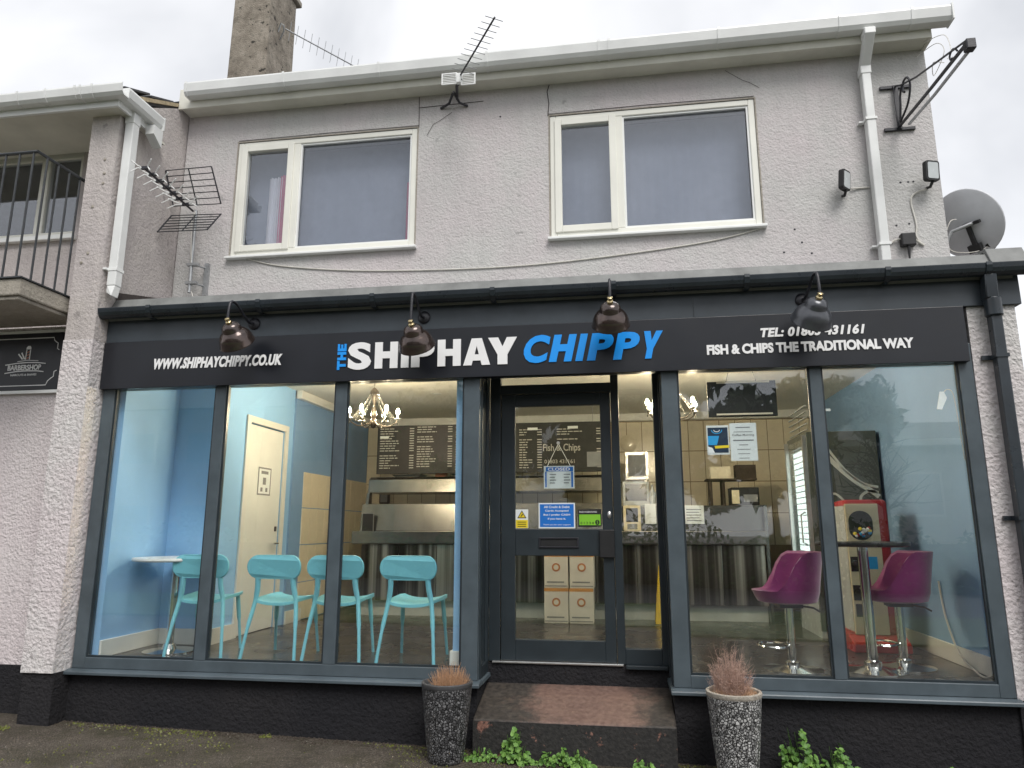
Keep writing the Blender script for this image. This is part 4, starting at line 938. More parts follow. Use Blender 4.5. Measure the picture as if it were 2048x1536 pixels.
weed('low straggling green weeds between the dark planter and the step', -.98, -.215, .24, .12, .10, 130, .013)
weed('spreading low green weed under the middle of the step', -.42, -.225, .42, .13, .12, 260, .015)
weed('small bushy weed sprig at the middle of the step front', -.35, -.20, .08, .06, .13, 50, .014)
weed('small bright rosette weed below the right end of the step', .085, -.225, .16, .12, .09, 100, .016)
weed('leafy green weed climbing the dark plinth right of the pale planter', 1.06, -.10, .22, .14, .36, 230, .021, lean=-.12)
weed('low green weed trailing beside the taller plinth weed', 1.26, -.11, .34, .13, .22, 220, .019)
weed('tiny green weed at the plinth foot near the right edge', 1.93, -.10, .14, .08, .13, 50, .018)
weed('small yellow-green weed sprout beside the pale planter foot', .86, -.22, .09, .07, .07, 30, .016)
weed('tiny weed tuft at the foot of the neighbouring pink pier', -4.45, -.30, .12, .08, .035, 60, .010, 'moss_green')
weed('tiny weed tuft at the plinth foot below the third window pane', -2.55, -.06, .10, .05, .025, 40, .009, 'moss_green')
# moss, grit
mb = MB(); rnd = random.Random(5)
for i in range(5200):
    x = rnd.uniform(-4.6, 2.6); k = rnd.random(); y = -.04 - .55 * k * k * rnd.random() if rnd.random() < .6 else -.1 - 1.3 * rnd.random()
    if -1.04 < x < .30 and y > -.17: continue
    if math.sin(x * 3.1 + 1.7 * math.sin(y * 4)) + math.sin(x * 7.3 + y * 5) * .6 < .15 + rnd.uniform(-.5, .5): continue
    z = gz(x); s = rnd.uniform(.004, .011); c = Vector((x, y, z + s * .2)); a = rnd.uniform(0, 6.28)
    v = [c + Vector((math.cos(a + j * 2.09) * s, math.sin(a + j * 2.09) * s, -s * .3)) for j in range(3)] + [c + Vector((rnd.uniform(-.4, .4) * s, rnd.uniform(-.4, .4) * s, s * .7))]
    mb.add(v, [(0, 1, 3), (1, 2, 3), (2, 0, 3)])
o = mb.build('moss', 'moss_green'); struct(o, 'stuff', 'thin yellow-green moss over the tarmac by the wall')
mb = MB()
for i in range(420):
    x = rnd.uniform(-5.2, 2.6); y = -.05 - 1.6 * rnd.random() ** 1.5; z = gz(x); s = rnd.uniform(.002, .0055); c = Vector((x, y, z + s * .4)); a = rnd.uniform(0, 6.28)
    if -1.04 < x < .30 and y > -.17: continue
    v = [c + Vector((math.cos(a + j * 1.57) * s * rnd.uniform(.6, 1.2), math.sin(a + j * 1.57) * s, -s * .3)) for j in range(4)] + [c + Vector((0, 0, s * .6))]
    mb.add(v, [(0, 1, 4), (1, 2, 4), (2, 3, 4), (3, 0, 4)])
o = mb.build('grit', 'concrete_old'); struct(o, 'stuff', 'pale grit scattered over the tarmac')
mb = MB()
for i in range(1500):                      # dead leaf litter and soil crumbs along the wall foot
    x = rnd.uniform(-4.5, 2.6); y = -.012 - .13 * rnd.random() ** 2 - (.17 if -1.06 < x < .32 else 0); z = gz(x); s = rnd.uniform(.005, .013); c = Vector((x, y, z + s * .25)); a = rnd.uniform(0, 6.28)
    v = [c + Vector((math.cos(a + j * 2.09) * s, math.sin(a + j * 2.09) * s * .8, rnd.uniform(-.3, .4) * s)) for j in range(3)] + [c + Vector((0, 0, s * .7))]
    mb.add(v, [(0, 1, 3), (1, 2, 3), (2, 0, 3), (0, 2, 1)])
o = mb.build('leaf_litter', 'bark'); struct(o, 'stuff', 'brown leaf litter along the wall foot')

# ================================================================ INSIDE THE SHOP
# fryer range and counter ------------------------------------------------------
ct = thing('fryer_counter', 'long stainless steel fryer counter across the back of the shop', 'counter', (-.8, 3.1, FZ))
bx('kick_plate', 'lens_grey', ct, -3.05, 1.50, 3.10, 3.14, FZ, .64)
for i in range(10):
    x0 = -3.05 + i * .455; bx('front_panel', 'stainless_dark', ct, x0 + .003, x0 + .452, 3.02, 3.09, .64, 1.27, .004)
bx('ledge', 'stainless', ct, -3.14, 1.52, 2.93, 3.3, 1.275, 1.42, .006)
MB().prism([(3.02, 1.421), (3.08, 1.735), (3.5, 1.735), (3.5, 1.421)], -3.08, -.15, 'x').build('sloped_panel', 'stainless', ct, .004)
MB().prism([(3.05, 1.421), (3.06, 1.70), (3.5, 1.70), (3.5, 1.421)], -.14, 1.50, 'x').build('upstand_panel', 'stainless', ct, .004)
can = MB().prism([(3.11, 1.87), (3.14, 2.03), (3.20, 2.06), (3.62, 2.06), (3.62, 1.87)], -3.03, -.18, 'x').build('canopy', 'stainless', ct, .006)
for x in (-3.04, -1.64, -1.60, -.19): MB().prism([(3.08, 1.736), (3.115, 1.869), (3.2, 1.869), (3.2, 1.736)], x, x + .035, 'x').build('canopy_post', 'stainless', ct)
bx('end_panel', 'stainless', ct, 1.505, 1.54, 2.98, 3.5, FZ, 1.70, .004)
# menu boards ------------------------------------------------------------------
def menu(label, x0, x1, rows, seed, extra=None):
    t = thing('menu_board', label, 'menu board', ((x0 + x1) / 2, 3.2, 2.1), 'menu boards above the counter')
    bx('board', 'board_black', t, x0, x1, 3.205, 3.23, 2.10, 2.69, .003)
    rnd = random.Random(seed); mb = MB()
    for cx0, cx1, z0 in rows:
        z = z0
        while z > 2.14:
            if rnd.random() < .9:
                w = rnd.uniform(.35, .8) * (cx1 - cx0) * .72; x = cx0
                while x < cx0 + w:
                    ww = rnd.uniform(.03, .07); mb.box(x, min(x + ww, cx0 + w), 3.2025, 3.2045, z, z + .011); x += ww + .010
                mb.box(cx1 - .055, cx1, 3.2025, 3.2045, z, z + .011)
            z -= .030
    o = mb.build('lettering', 'menu_text', t); o['kind'] = 'stuff'
    for x in (x0 + .12, x1 - .12): MB().tube([(x, 3.217, 2.69), (x, 3.217, CZ)], .003, 5).build('hanger', 'galv', t)
    return t
m1 = menu('black menu board with white price lists seen through the third window pane', -2.965, -1.60, [(-2.93, -2.50, 2.645), (-2.46, -2.02, 2.66), (-1.98, -1.63, 2.65)], 3)
bx('heading', 'paper', m1, -2.93, -2.82, 3.2015, 3.2040, 2.535, 2.56)
m2 = menu('black menu board with white price lists seen through the door glass', -1.58, -.205, [(-1.55, -1.30, 2.6), (-1.20, -.93, 2.60), (-.75, -.23, 2.60)], 4)
bx('heading', 'paper', m2, -1.10, -.98, 3.2015, 3.2040, 2.60, 2.63); bx('heading', 'paper', m2, -.62, -.50, 3.2015, 3.2040, 2.61, 2.64)
bx('blank', 'board_black', m2, -.93, -.30, 3.196, 3.2012, 2.15, 2.46)
text('Fish & Chips', 'menu_text', m2, -.915, -.475, 2.32, 2.43, 3.1955, bold=.012, thick=.002, name='heading')
text('01803 431161', 'menu_text', m2, -.90, -.545, 2.20, 2.245, 3.1955, bold=.012, thick=.002, name='phone_number')
bx('price_card', 'print_grey', m2, -.40, -.21, 3.193, 3.1955, 2.155, 2.33)
# things on and by the counter ---------------------------------------------------
def simple(name, mat, label, cat, x0, x1, y0, y1, z0, z1, bev=.004, group=None):
    t = thing(name, label, cat, ((x0 + x1) / 2, (y0 + y1) / 2, z0), group); bx('body', mat, t, x0, x1, y0, y1, z0, z1, bev); return t
t = simple('price_stand', 'print_black', 'small dark price card standing on the counter ledge', 'card', -3.03, -2.90, 2.97, 2.985, 1.422, 1.62)
bx('edge', 'print_grey', t, -3.035, -2.895, 2.9845, 2.9885, 1.4215, 1.628)
t = simple('wall_socket', 'rubber_black', 'dark box on the cream tiles beside the fryer canopy', 'wall box', -3.30, -3.17, 4.31, 4.385, 1.78, 2.0, .01); bx('plate', 'print_grey', t, -3.285, -3.185, 4.305, 4.3095, 1.80, 1.98)
for i, (x0, x1, z1) in enumerate(((-2.80, -2.42, 2.10), (-2.25, -2.13, 2.12), (-2.06, -1.85, 2.10))):
    t = thing('serving_tray', ['shallow steel tray upturned on the fryer canopy', 'brown box on the fryer canopy between two trays', 'small steel tray upturned on the fryer canopy'][i], ['tray', 'box', 'tray'][i], ((x0 + x1) / 2, 3.4, 2.062))
    if i == 1: bx('body', 'box_print', t, x0, x1, 3.3, 3.45, 2.062, z1, .003)
    else: MB().prism([(x0 + .06, 2.062), (x1 - .06, 2.062), (x1, z1 - .004), (x1, z1), (x0, z1), (x0, z1 - .004)], 3.3, 3.55, 'y').build('tray', 'fridge_side', t)
# white cartons stacked in front of the counter
def carton(x, z, label):
    t = thing('carton', label, 'carton', (x, 2.80, z), 'cartons stacked in front of the counter')
    bx('box', 'box_white', t, x - .128, x + .128, 2.66, 2.93, z, z + .355, .004)
    bx('tape', 'box_tape', t, x - .1285, x + .1285, 2.657, 2.70, z + .325, z + .3565)
    MB().prism([(x + .045 * math.cos(a) * 1., z + .215 + .045 * math.sin(a)) for a in [2 * math.pi * i / 20 for i in range(20)]], 2.6555, 2.6585).build('emblem', 'box_print', t)
    MB().prism([(x + .034 * math.cos(a) * 1., z + .215 + .034 * math.sin(a)) for a in [2 * math.pi * i / 20 for i in range(20)]], 2.6545, 2.6553).build('emblem_inner', 'box_tape', t)
    MB().prism([(x + .026 * math.cos(a) * 1., z + .215 + .026 * math.sin(a)) for a in [2 * math.pi * i / 20 for i in range(20)]], 2.6535, 2.6543).build('emblem_core', 'box_white', t)
    bx('print', 'print_grey', t, x - .10, x + .085, 2.657, 2.6595, z + .055, z + .070); bx('base_line', 'print_grey', t, x - .12, x + .12, 2.657, 2.6595, z + .018, z + .028)
carton(-.730, FZ, 'white carton at the bottom of the stack on the chair side, behind the door')
carton(-.465, FZ, 'white carton at the bottom of the stack on the purple stool side, behind the door')
carton(-.728, FZ + .358, 'white carton on top of the stack on the chair side, behind the door')
carton(-.455, FZ + .358, 'white carton on top of the stack on the purple stool side, behind the door')
# wet floor sign
wf = thing('floor_sign', 'yellow folding wet floor sign standing before the counter', 'floor sign', (.42, 2.85, FZ))
for s in (-1, 1): MB().prism([(-.14, 0), (.14, 0), (.085, .60), (-.085, .60)], -.008, .008, 'y', Matrix.Translation((.44, 2.85 + s * .10, FZ)) @ Matrix.Rotation(R(-s * 9 * -1), 4, 'X')).build('panel', 'sign_yellow', wf, .003)
# wall clock, frames and machines behind the sidelight
ck = thing('wall_clock', 'pale round clock on the cream tiles behind the side light', 'clock', (.17, 4.37, 2.58))
MB().lathe([(0, .02), (.095, .02), (.11, .014), (.112, 0)], 28, Matrix.Translation((.10, 4.385, 2.56)) @ Matrix.Rotation(R(90), 4, 'X')).build('face', 'tile_cream', ck)
fr = thing('certificate', 'framed picture on a stand above the counter behind the side light', 'frame', (.2, 3.6, 1.9))
bx('frame', 'alu', fr, .04, .32, 3.55, 3.57, 2.02, 2.36, .006); bx('picture', 'print_grey', fr, .075, .285, 3.546, 3.5495, 2.06, 2.32); bx('stand', 'alu', fr, .26, .29, 3.57, 3.60, 1.70, 2.1)
t = simple('drinks_cooler', 'lens_grey', 'pale steel drinks machine behind the side light', 'machine', .0, .30, 3.2, 3.48, 1.702, 1.98, .01); bx('panel', 'stainless', t, .03, .27, 3.195, 3.1995, 1.76, 1.95)
cm = thing('card_reader', 'cream payment terminal with dark screen behind the side light', 'terminal', (.08, 3.0, 1.42)); bx('body', 'cream_plastic', cm, .0, .19, 2.94, 3.02, 1.422, 1.70, .01); bx('screen', 'print_black', cm, .03, .16, 2.936, 2.9395, 1.52, 1.67); bx('keys', 'print_grey', cm, .04, .15, 2.937, 2.9395, 1.44, 1.50)
nb = thing('counter_notice', 'white paper notice taped to the steel counter front by the door', 'notice', (.26, 3.0, 1.5)); bx('sheet', 'paper', nb, .24, .36, 3.02, 3.023, 1.50, 1.72)
nb = thing('counter_notice', 'white paper notice on the steel counter front seen below the posters', 'notice', (.75, 3.0, 1.5)); bx('sheet', 'paper', nb, .66, .88, 3.036, 3.039, 1.50, 1.70)
m = MB()
for k in range(5): m.box(.69, .85 - .02 * (k % 2), 3.034, 3.0355, 1.53 + .03 * k, 1.54 + .03 * k)
o = m.build('print', 'print_grey', nb); o['kind'] = 'stuff'
for i, x in enumerate((.335, .40)):
    bt = thing('sauce_bottle', ['clear sauce bottle on the counter next to the framed picture', 'pale sauce bottle on the counter at the window post'][i], 'bottle', (x, 3.15, 1.701)); MB().lathe([(.03, 0), (.032, .01), (.032, .15), (.012, .19), (.012, .24), (0, .24)], 14, Matrix.Translation((x, 3.2, 1.701))).build('bottle', 'lens_grey', bt)
rk = thing('sauce_rack', 'dark wooden rack of condiments on the counter behind the posters', 'rack', (1.15, 3.3, 1.70))
for x in (.98, 1.12): bx('upright', 'bark', rk, x, x + .03, 3.25, 3.45, 1.702, 1.98)
bx('shelf', 'bark', rk, .95, 1.50, 3.22, 3.48, 1.985, 2.005); bx('crate', 'tile_cream', rk, 1.0, 1.22, 3.25, 3.42, 2.007, 2.14); bx('crate', 'bark', rk, 1.28, 1.50, 3.25, 3.42, 2.007, 2.16)
tl = thing('till', 'black cash till with pale side panel on the counter', 'till', (1.32, 3.2, 1.70)); bx('body', 'rubber_black', tl, 1.20, 1.50, 3.15, 3.40, 1.702, 1.90, .008); bx('side', 'cream_plastic', tl, 1.205, 1.285, 3.145, 3.1495, 1.72, 1.87); bx('screen', 'print_grey', tl, 1.33, 1.48, 3.145, 3.1495, 1.74, 1.82)

# chairs -----------------------------------------------------------------------
def stadium(w, h, r, k=8):
    o = []
    for cx, cy, a0 in ((w - r, h - r, 0), (-w + r, h - r, 90), (-w + r, -h + r, 180), (w - r, -h + r, 270)):
        for i in range(k + 1): a = R(a0 + 90 * i / k); o.append((cx + r * math.cos(a), cy + r * math.sin(a)))
    return o
def make_chair():
    t = thing('chair', '', 'chair', (0, 0, 0), 'turquoise plastic chairs along the window')
    mb = MB(); out = stadium(.225, .092, .088); n = len(out); vs = []
    for yy in (-.012, .012):
        for x, z in out: vs.append((x, yy - .02 + .035 * (1 - (x / .225) ** 2) * 1. + (z * -.10), .685 + z))
    mb.add(vs, [tuple(range(n)), tuple(range(2 * n - 1, n - 1, -1))] + [(i, n + i, n + (i + 1) % n, (i + 1) % n) for i in range(n)]); mb.build('backrest', 'chair_teal', t, .006)
    mb = MB(); xs = 10; ys = 8; vs = []
    for lay in (0, 1):
        for j in range(ys + 1):
            for i in range(xs + 1):
                u, v = i / xs * 2 - 1, j / ys; w = .205 - .02 * (1 - v) - .03 * max(0, v - .85) / .15 * abs(u)
                vs.append((u * w, .03 + v * .40, .428 + .018 * v + .016 * abs(u) ** 3 - .014 * (1 - u * u) - (.022 if lay == 0 else 0)))
    q = (xs + 1) * (ys + 1); fs = []
    for j in range(ys):
        for i in range(xs):
            a = j * (xs + 1) + i; fs += [(a, a + xs + 1, a + xs + 2, a + 1), (q + a, q + a + 1, q + a + xs + 2, q + a + xs + 1)]
    for i in range(xs): fs += [(i, i + 1, q + i + 1, q + i), (ys * (xs + 1) + i + 1, ys * (xs + 1) + i, q + ys * (xs + 1) + i, q + ys * (xs + 1) + i + 1)]
    for j in range(ys): a = j * (xs + 1); b = a + xs; fs += [(a + xs + 1, a, q + a, q + a + xs + 1), (b, b + xs + 1, q + b + xs + 1, q + b)]
    mb.add(vs, fs, True); mb.build('seat', 'chair_teal', t)
    for s in (-1, 1):
        MB().tube(catmull([(s * .222, -.045, 0), (s * .20, -.005, .22), (s * .172, .035, .42), (s * .150, .02, .55), (s * .148, .0, .70)], 5), [.013] * 6 + [.017] * 6 + [.021] * 4 + [.022] * 5, 8).build('leg', 'chair_teal', t)
        MB().tube(catmull([(s * .19, .43, 0), (s * .178, .395, .22), (s * .165, .36, .43)], 5), [.012] * 6 + [.018] * 5, 8).build('leg', 'chair_teal', t)
        MB().box(s * .148 - .02, s * .148 + .02, .0, .028, .655, .70).build('back_fixing', 'chair_teal', t, .006)
    return t
chair = make_chair()
spots = [(-3.33, .24, 8, 'turquoise plastic chair nearest the white round table'), (-2.70, .225, -2, 'turquoise plastic chair in front of the cream interior door'), (-2.205, .24, 3, 'turquoise plastic chair behind the mullion between second and third panes'), (-1.622, .235, -2, 'turquoise plastic chair nearest the dark planter and doorway')]
for i, (x, y, a, lab) in enumerate(spots):
    o = chair if i == 0 else copy_tree(chair)
    o.location = (x, y, FZ); o.rotation_euler = (0, 0, R(a)); relabel(o, lab)
# white pedestal table in the nook
tb = thing('cafe_table', 'white topped pedestal table in the blue window nook', 'table', (-3.72, .46, FZ))
MB().lathe([(0, .715), (.30, .715), (.335, .72), (.34, .73), (.335, .745), (.0, .745)], 40, Matrix.Translation((-3.69, .45, FZ))).build('table_top', 'table_white', tb)
MB().tube([(-3.69, .45, FZ + .02), (-3.69, .45, FZ + .715)], .032, 16).build('column', 'steel_chrome', tb)
MB().lathe([(0, 0), (.20, 0), (.20, .008), (.06, .02), (.045, .06), (0, .06)], 32, Matrix.Translation((-3.69, .45, FZ + .001))).build('base', 'steel_chrome', tb)
# bar table and stools
bt = thing('bar_table', 'tall round black bar table between the two purple stools', 'table', (1.70, .45, FZ))
MB().lathe([(0, .852), (.29, .852), (.312, .86), (.315, .872), (.312, .885), (0, .885)], 44, Matrix.Translation((1.705, .46, FZ))).build('table_top', 'table_black', bt)
MB().tube([(1.705, .46, FZ + .02), (1.705, .46, FZ + .852)], .036, 18).build('column', 'steel_chrome', bt)
MB().lathe([(0, 0), (.22, 0), (.22, .008), (.10, .022), (.058, .034), (.058, .06), (.038, .075), (0, .075)], 36, Matrix.Translation((1.705, .46, FZ + .001))).build('base', 'steel_chrome', bt)
def make_stool():
    """faces -X: open seat front towards -X, back shell round +X"""
    t = thing('bar_stool', '', 'stool', (0, 0, 0), 'purple bar stools')
    mb = MB(); n = 36; rows = [(0.0, .46, 0, .0), (.16, .452, 0, .0), (.205, .475, 0, .0), (.225, .53, 0, .0), (.235, .60, 1, .0), (.250, .70, 1, .0), (.255, .80, 1, .0)]
    def top(a):                      # rim height round the shell: low in front, high at the back
        k = .5 + .5 * math.cos(a); k = max(0, min(1, (k - .22) / .45)); k = k * k * (3 - 2 * k); return .545 + .27 * k
    vs = []; m = 9
    def shell(off):
        r = []
        for i in range(m + 1):
            f = i / m
            for j in range(n):
                a = 2 * math.pi * j / n; tz = top(a) - (.0 if off == 0 else .0)
                base = .455 + (.055 if off else 0)
                ff = max(0, (f - .4) / .6)
                rad = (.215 - off * .9) * math.sin(min(1, f / .45) * math.pi / 2) + ff * .045 * (1 if math.cos(a) > 0 else .4)
                z = base + .045 * max(0, (f - .2) / .25 if f < .45 else 1) ** 2 * (0.6 if off else 1) + (tz - base - .045) * ff ** .85
                r.append((rad * math.cos(a) * (1.06 if math.cos(a) < 0 else 1), rad * math.sin(a), z))
        return r
    o_, i_ = shell(0), shell(.045)
    N = (m + 1) * n; fs = []
    for i in range(m):
        for j in range(n):
            a, b, c, d_ = i * n + j, i * n + (j + 1) % n, (i + 1) * n + (j + 1) % n, (i + 1) * n + j
            fs.append((a, d_, c, b)); fs.append((N + a, N + b, N + c, N + d_))
    for j in range(n): a, b = m * n + j, m * n + (j + 1) % n; fs.append((a, N + a, N + b, b))
    mb.add(o_ + i_, fs, True); sh = mb.build('seat_shell', 'purple_fabric', t)
    bx('seat_plate', 'iron_black', t, -.08, .08, -.08, .08, .425, .456)
    MB().tube([(.05, 0, .44), (.16, -.05, .425), (.2, -.06, .40)], .007, 6).build('lever', 'iron_black', t)
    MB().tube([(0, 0, .02), (0, 0, .43)], .030, 16).build('column', 'steel_chrome', t)
    MB().tube([(-.13 + .10 * math.cos(R(a)), .13 * math.sin(R(a)), .165) for a in range(0, 361, 15)], .009, 6, True, False).build('foot_ring', 'steel_chrome', t)
    MB().lathe([(0, 0), (.205, 0), (.205, .008), (.09, .022), (.05, .034), (.05, .055), (.032, .065), (0, .065)], 36, Matrix.Translation((0, 0, .001))).build('base', 'steel_chrome', t)
    return t
stool = make_stool()
for i, (x, y, a, lab) in enumerate(((1.155, .42, 4, 'purple bar stool at the near side of the bar table, facing the counter'), (1.965, .62, -6, 'purple bar stool against the blue wall behind the bar table'))):
    o = stool if i == 0 else copy_tree(stool)
    o.location = (x, y, FZ); o.rotation_euler = (0, 0, R(a)); relabel(o, lab)
# toy capsule machine
vm = thing('capsule_machine', 'red and cream toy capsule vending machine beside the bar table', 'vending machine', (2.0, 1.4, FZ))
bx('cabinet', 'red_plastic', vm, 1.855, 2.20, 1.32, 1.66, FZ + .12, 1.69, .03)
bx('front_panel', 'cream_plastic', vm, 1.850, 2.115, 1.30, 1.3195, FZ + .13, 1.655, .006)
MB().prism([(1.965 + x, 1.475 + z) for x, z in stadium(.095, .12, .09)], 1.292, 1.2995).build('window', 'dark_cavity', vm)
cap = random.Random(2)
for i in range(14):
    c = (1.90 + cap.random() * .13, 1.287, 1.38 + cap.random() * .075)
    MB().lathe([(0, -.016), (.012, -.010), (.016, 0), (.012, .010), (0, .016)], 8, Matrix.Translation(c)).build('capsule', cap.choice(['red_plastic', 'print_yellow', 'paper', 'print_cyan']), vm)
for z in (1.16, .93): MB().lathe([(0, .03), (.03, .028), (.034, 0)], 16, Matrix.Translation((1.90, 1.2995, z)) @ Matrix.Rotation(R(90), 4, 'X')).build('crank', 'stainless', vm); bx('coin_plate', 'stainless', vm, 1.86, 1.94, 1.295, 1.2995, z - .06, z + .06)
bx('side_panel', 'lens_grey', vm, 1.8495, 1.854, 1.33, 1.64, FZ + .15, 1.64); bx('sticker', 'print_cyan', vm, 1.99, 2.07, 1.296, 1.2995, 1.12, 1.22); bx('chute', 'dark_cavity', vm, 1.87, 1.94, 1.295, 1.2995, .74, .84)
MB().prism([(1.20, FZ + .002), (1.66, FZ + .002), (1.66, FZ + .13), (1.32, FZ + .13), (1.20, FZ + .07)], 1.80, 2.24, 'x').build('base_tray', 'red_plastic', vm, .012)
# tall drinks fridge with its lit glass door facing into the shop
fg = thing('drinks_fridge', 'tall dark drinks fridge with lit glass door behind the capsule machine', 'fridge', (2.05, 2.4, FZ))
bx('side_panel', 'fridge_side', fg, 1.755, 2.385, 1.98, 2.02, FZ + .06, 2.36, .004)
bx('far_panel', 'fridge_side', fg, 1.755, 2.385, 2.74, 2.78, FZ + .06, 2.36); bx('top_box', 'fridge_side', fg, 1.755, 2.385, 2.021, 2.739, 2.24, 2.36); bx('base', 'lens_grey', fg, 1.76, 2.385, 1.99, 2.77, FZ, FZ + .40); bx('back', 'paper', fg, 2.34, 2.385, 2.021, 2.739, FZ + .40, 2.24)
bx('door_glass', 'glass_door', fg, 1.735, 1.741, 2.02, 2.74, FZ + .42, 2.30)
m = MB().box(1.72, 1.754, 1.985, 2.03, FZ + .40, 2.33); fgd = m.build('door_stile', 'alu', fg); bx('door_stile', 'alu', fg, 1.72, 1.754, 2.735, 2.775, FZ + .40, 2.33); bx('light_panel', 'led_white', fg, 1.795, 1.80, 2.03, 2.73, FZ + .45, 2.23)
MB().tube([(1.72, 2.08, 1.30), (1.68, 2.08, 1.32), (1.68, 2.08, 1.58), (1.72, 2.08, 1.60)], .010, 8).build('handle', 'steel_chrome', fg)
for k in range(30): z = FZ + .47 + k * .058; bx('shelf_edge', 'lens_grey', fg, 1.772, 1.79, 2.03, 2.73, z - .004, z + .004)
def ribbon(pts, w, parent, name='script'): return line([(p.x, p.z) for p in catmull([(a, 0, b) for a, b in pts], 7)], 'script_pale', parent, 1.979, w, name, .0015)
ribbon([(1.86, 2.22), (1.95, 2.10), (2.06, 1.98), (2.17, 1.88), (2.29, 1.80), (2.36, 1.74)], .045, fg)
ribbon([(1.94, 2.20), (2.03, 2.06), (2.12, 1.95), (2.24, 1.86), (2.36, 1.83)], .022, fg)
ribbon([(1.93, 2.06), (1.88, 1.95), (1.87, 1.82), (1.88, 1.68), (1.93, 1.55), (1.99, 1.45)], .040, fg)
ribbon([(1.90, 1.73), (1.97, 1.77), (2.05, 1.70), (2.11, 1.61), (2.10, 1.55), (2.02, 1.57), (1.94, 1.65), (1.90, 1.73)], .020, fg)
ribbon([(2.36, 1.78), (2.27, 1.79), (2.20, 1.74), (2.21, 1.66), (2.28, 1.58), (2.37, 1.54)], .024, fg)
MB().tube(catmull([(2.41, .75, .78), (2.415, .72, .62), (2.395, .55, .52), (2.36, .35, .485), (2.39, .20, .50), (2.38, .12, .62), (2.385, .11, 1.0)], 6), .006, 6)
cbl = MB().tube(catmull([(2.405, 1.0, 1.05), (2.405, .95, .80), (2.39, .75, .56), (2.36, .45, .487), (2.34, .25, .485), (2.37, .16, .56), (2.385, .13, .80)], 6), .007, 6).build('power_cable', 'cable_white')
tag(cbl, 'white power cable trailing down the blue wall beside the bar stool', 'cable')

# chandeliers ------------------------------------------------------------------
def chandelier(x, y, label):
    t = thing('chandelier', label, 'chandelier', (x, y, CZ), 'lit chandeliers inside the window')
    zb = 2.53
    MB().lathe([(0, -.03), (.05, -.028), (.055, -.004), (0, -.004)], 20, Matrix.Translation((x, y, CZ))).build('ceiling_rose', 'chand_metal', t)
    MB().tube([(x, y, CZ - .02), (x, y, zb + .24)], .004, 6).build('chain', 'chand_metal', t)
    MB().lathe([(0, -.16), (.02, -.15), (.035, -.12), (.03, -.09), (.018, -.06), (.03, -.03), (.022, .02), (.012, .06), (.022, .12), (.045, .17), (.04, .20), (.012, .23), (0, .24)], 16, Matrix.Translation((x, y, zb))).build('column', 'chand_metal', t)
    for i in range(6):
        a = 2 * math.pi * i / 6 + .35; c, s = math.cos(a), math.sin(a); P = lambda r, z: (x + c * r, y + s * r, zb + z)
        ar = MB().tube(catmull([P(.02, -.08), P(.07, -.125), (P(.14, -.135)), P(.205, -.10), P(.225, -.06)], 5), .0055, 7).build('arm', 'chand_metal', t)
        MB().lathe([(0, -.004), (.03, 0), (.036, .010), (.030, .008), (.011, .008), (.011, .045), (0, .045)], 12, Matrix.Translation(P(.225, -.065))).build('candle', 'white_gloss', ar)
        MB().lathe([(0, 0), (.013, .008), (.017, .022), (.012, .040), (.004, .054), (0, .056)], 8, Matrix.Translation(P(.225, -.018))).build('bulb', 'bulb_warm', ar)
        for k in range(2):
            a2 = a + k * .52; c2, s2 = math.cos(a2), math.sin(a2)
            pts = catmull([(x + c2 * .03, y + s2 * .03, zb + .19), (x + c2 * .075, y + s2 * .075, zb + .10), (x + c2 * .15, y + s2 * .15, zb + .0), (x + c2 * .20, y + s2 * .20, zb - .075)], 5)
            st_ = MB().tube(pts, .002, 4)
            for p in pts[::2]: st_.lathe([(0, -.007), (.006, 0), (0, .007)], 6, Matrix.Translation(p), False)
            st_.build('crystal_strand', 'crystal', t)
        d0 = Vector(P(.225, -.075)); dd = MB().lathe([(0, -.05), (.008, -.032), (.003, 0)], 6, Matrix.Translation(d0), False).build('crystal_drop', 'crystal', ar)
chandelier(-2.30, 1.20, 'lit crystal chandelier above the chairs by the third window pane')
chandelier(.45, 1.20, 'lit crystal chandelier partly hidden by the post beside the doorway')
def downlight(x, y, label):
    t = thing('downlight', label, 'downlight', (x, y, CZ), 'ceiling downlights')
    MB().lathe([(.036, -.004), (.055, -.006), (.058, -.001)], 24, Matrix.Translation((x, y, CZ))).build('trim', 'white_gloss', t)
    MB().lathe([(0, -.003), (.035, -.003)], 16, Matrix.Translation((x, y, CZ))).build('lamp', 'downlight', t)
for x, y, lab in ((-2.05, 2.55, 'ceiling downlight above the first menu board'), (-.30, 2.55, 'ceiling downlight seen at the top of the door glass'), (1.2, 2.6, 'ceiling downlight near the drinks fridge'), (-2.9, 3.88, 'ceiling downlight over the canopy end by the blue wall'), (-1.9, 3.88, 'ceiling downlight over the fryer canopy left of the doorway post'), (-.75, 3.88, 'ceiling downlight over the canopy end behind the door'), (.45, 3.88, 'ceiling downlight behind the counter at the side light'), (1.4, 3.88, 'ceiling downlight behind the counter near the till')): downlight(x, y, lab)  # the back row is added to brighten the tiled wall

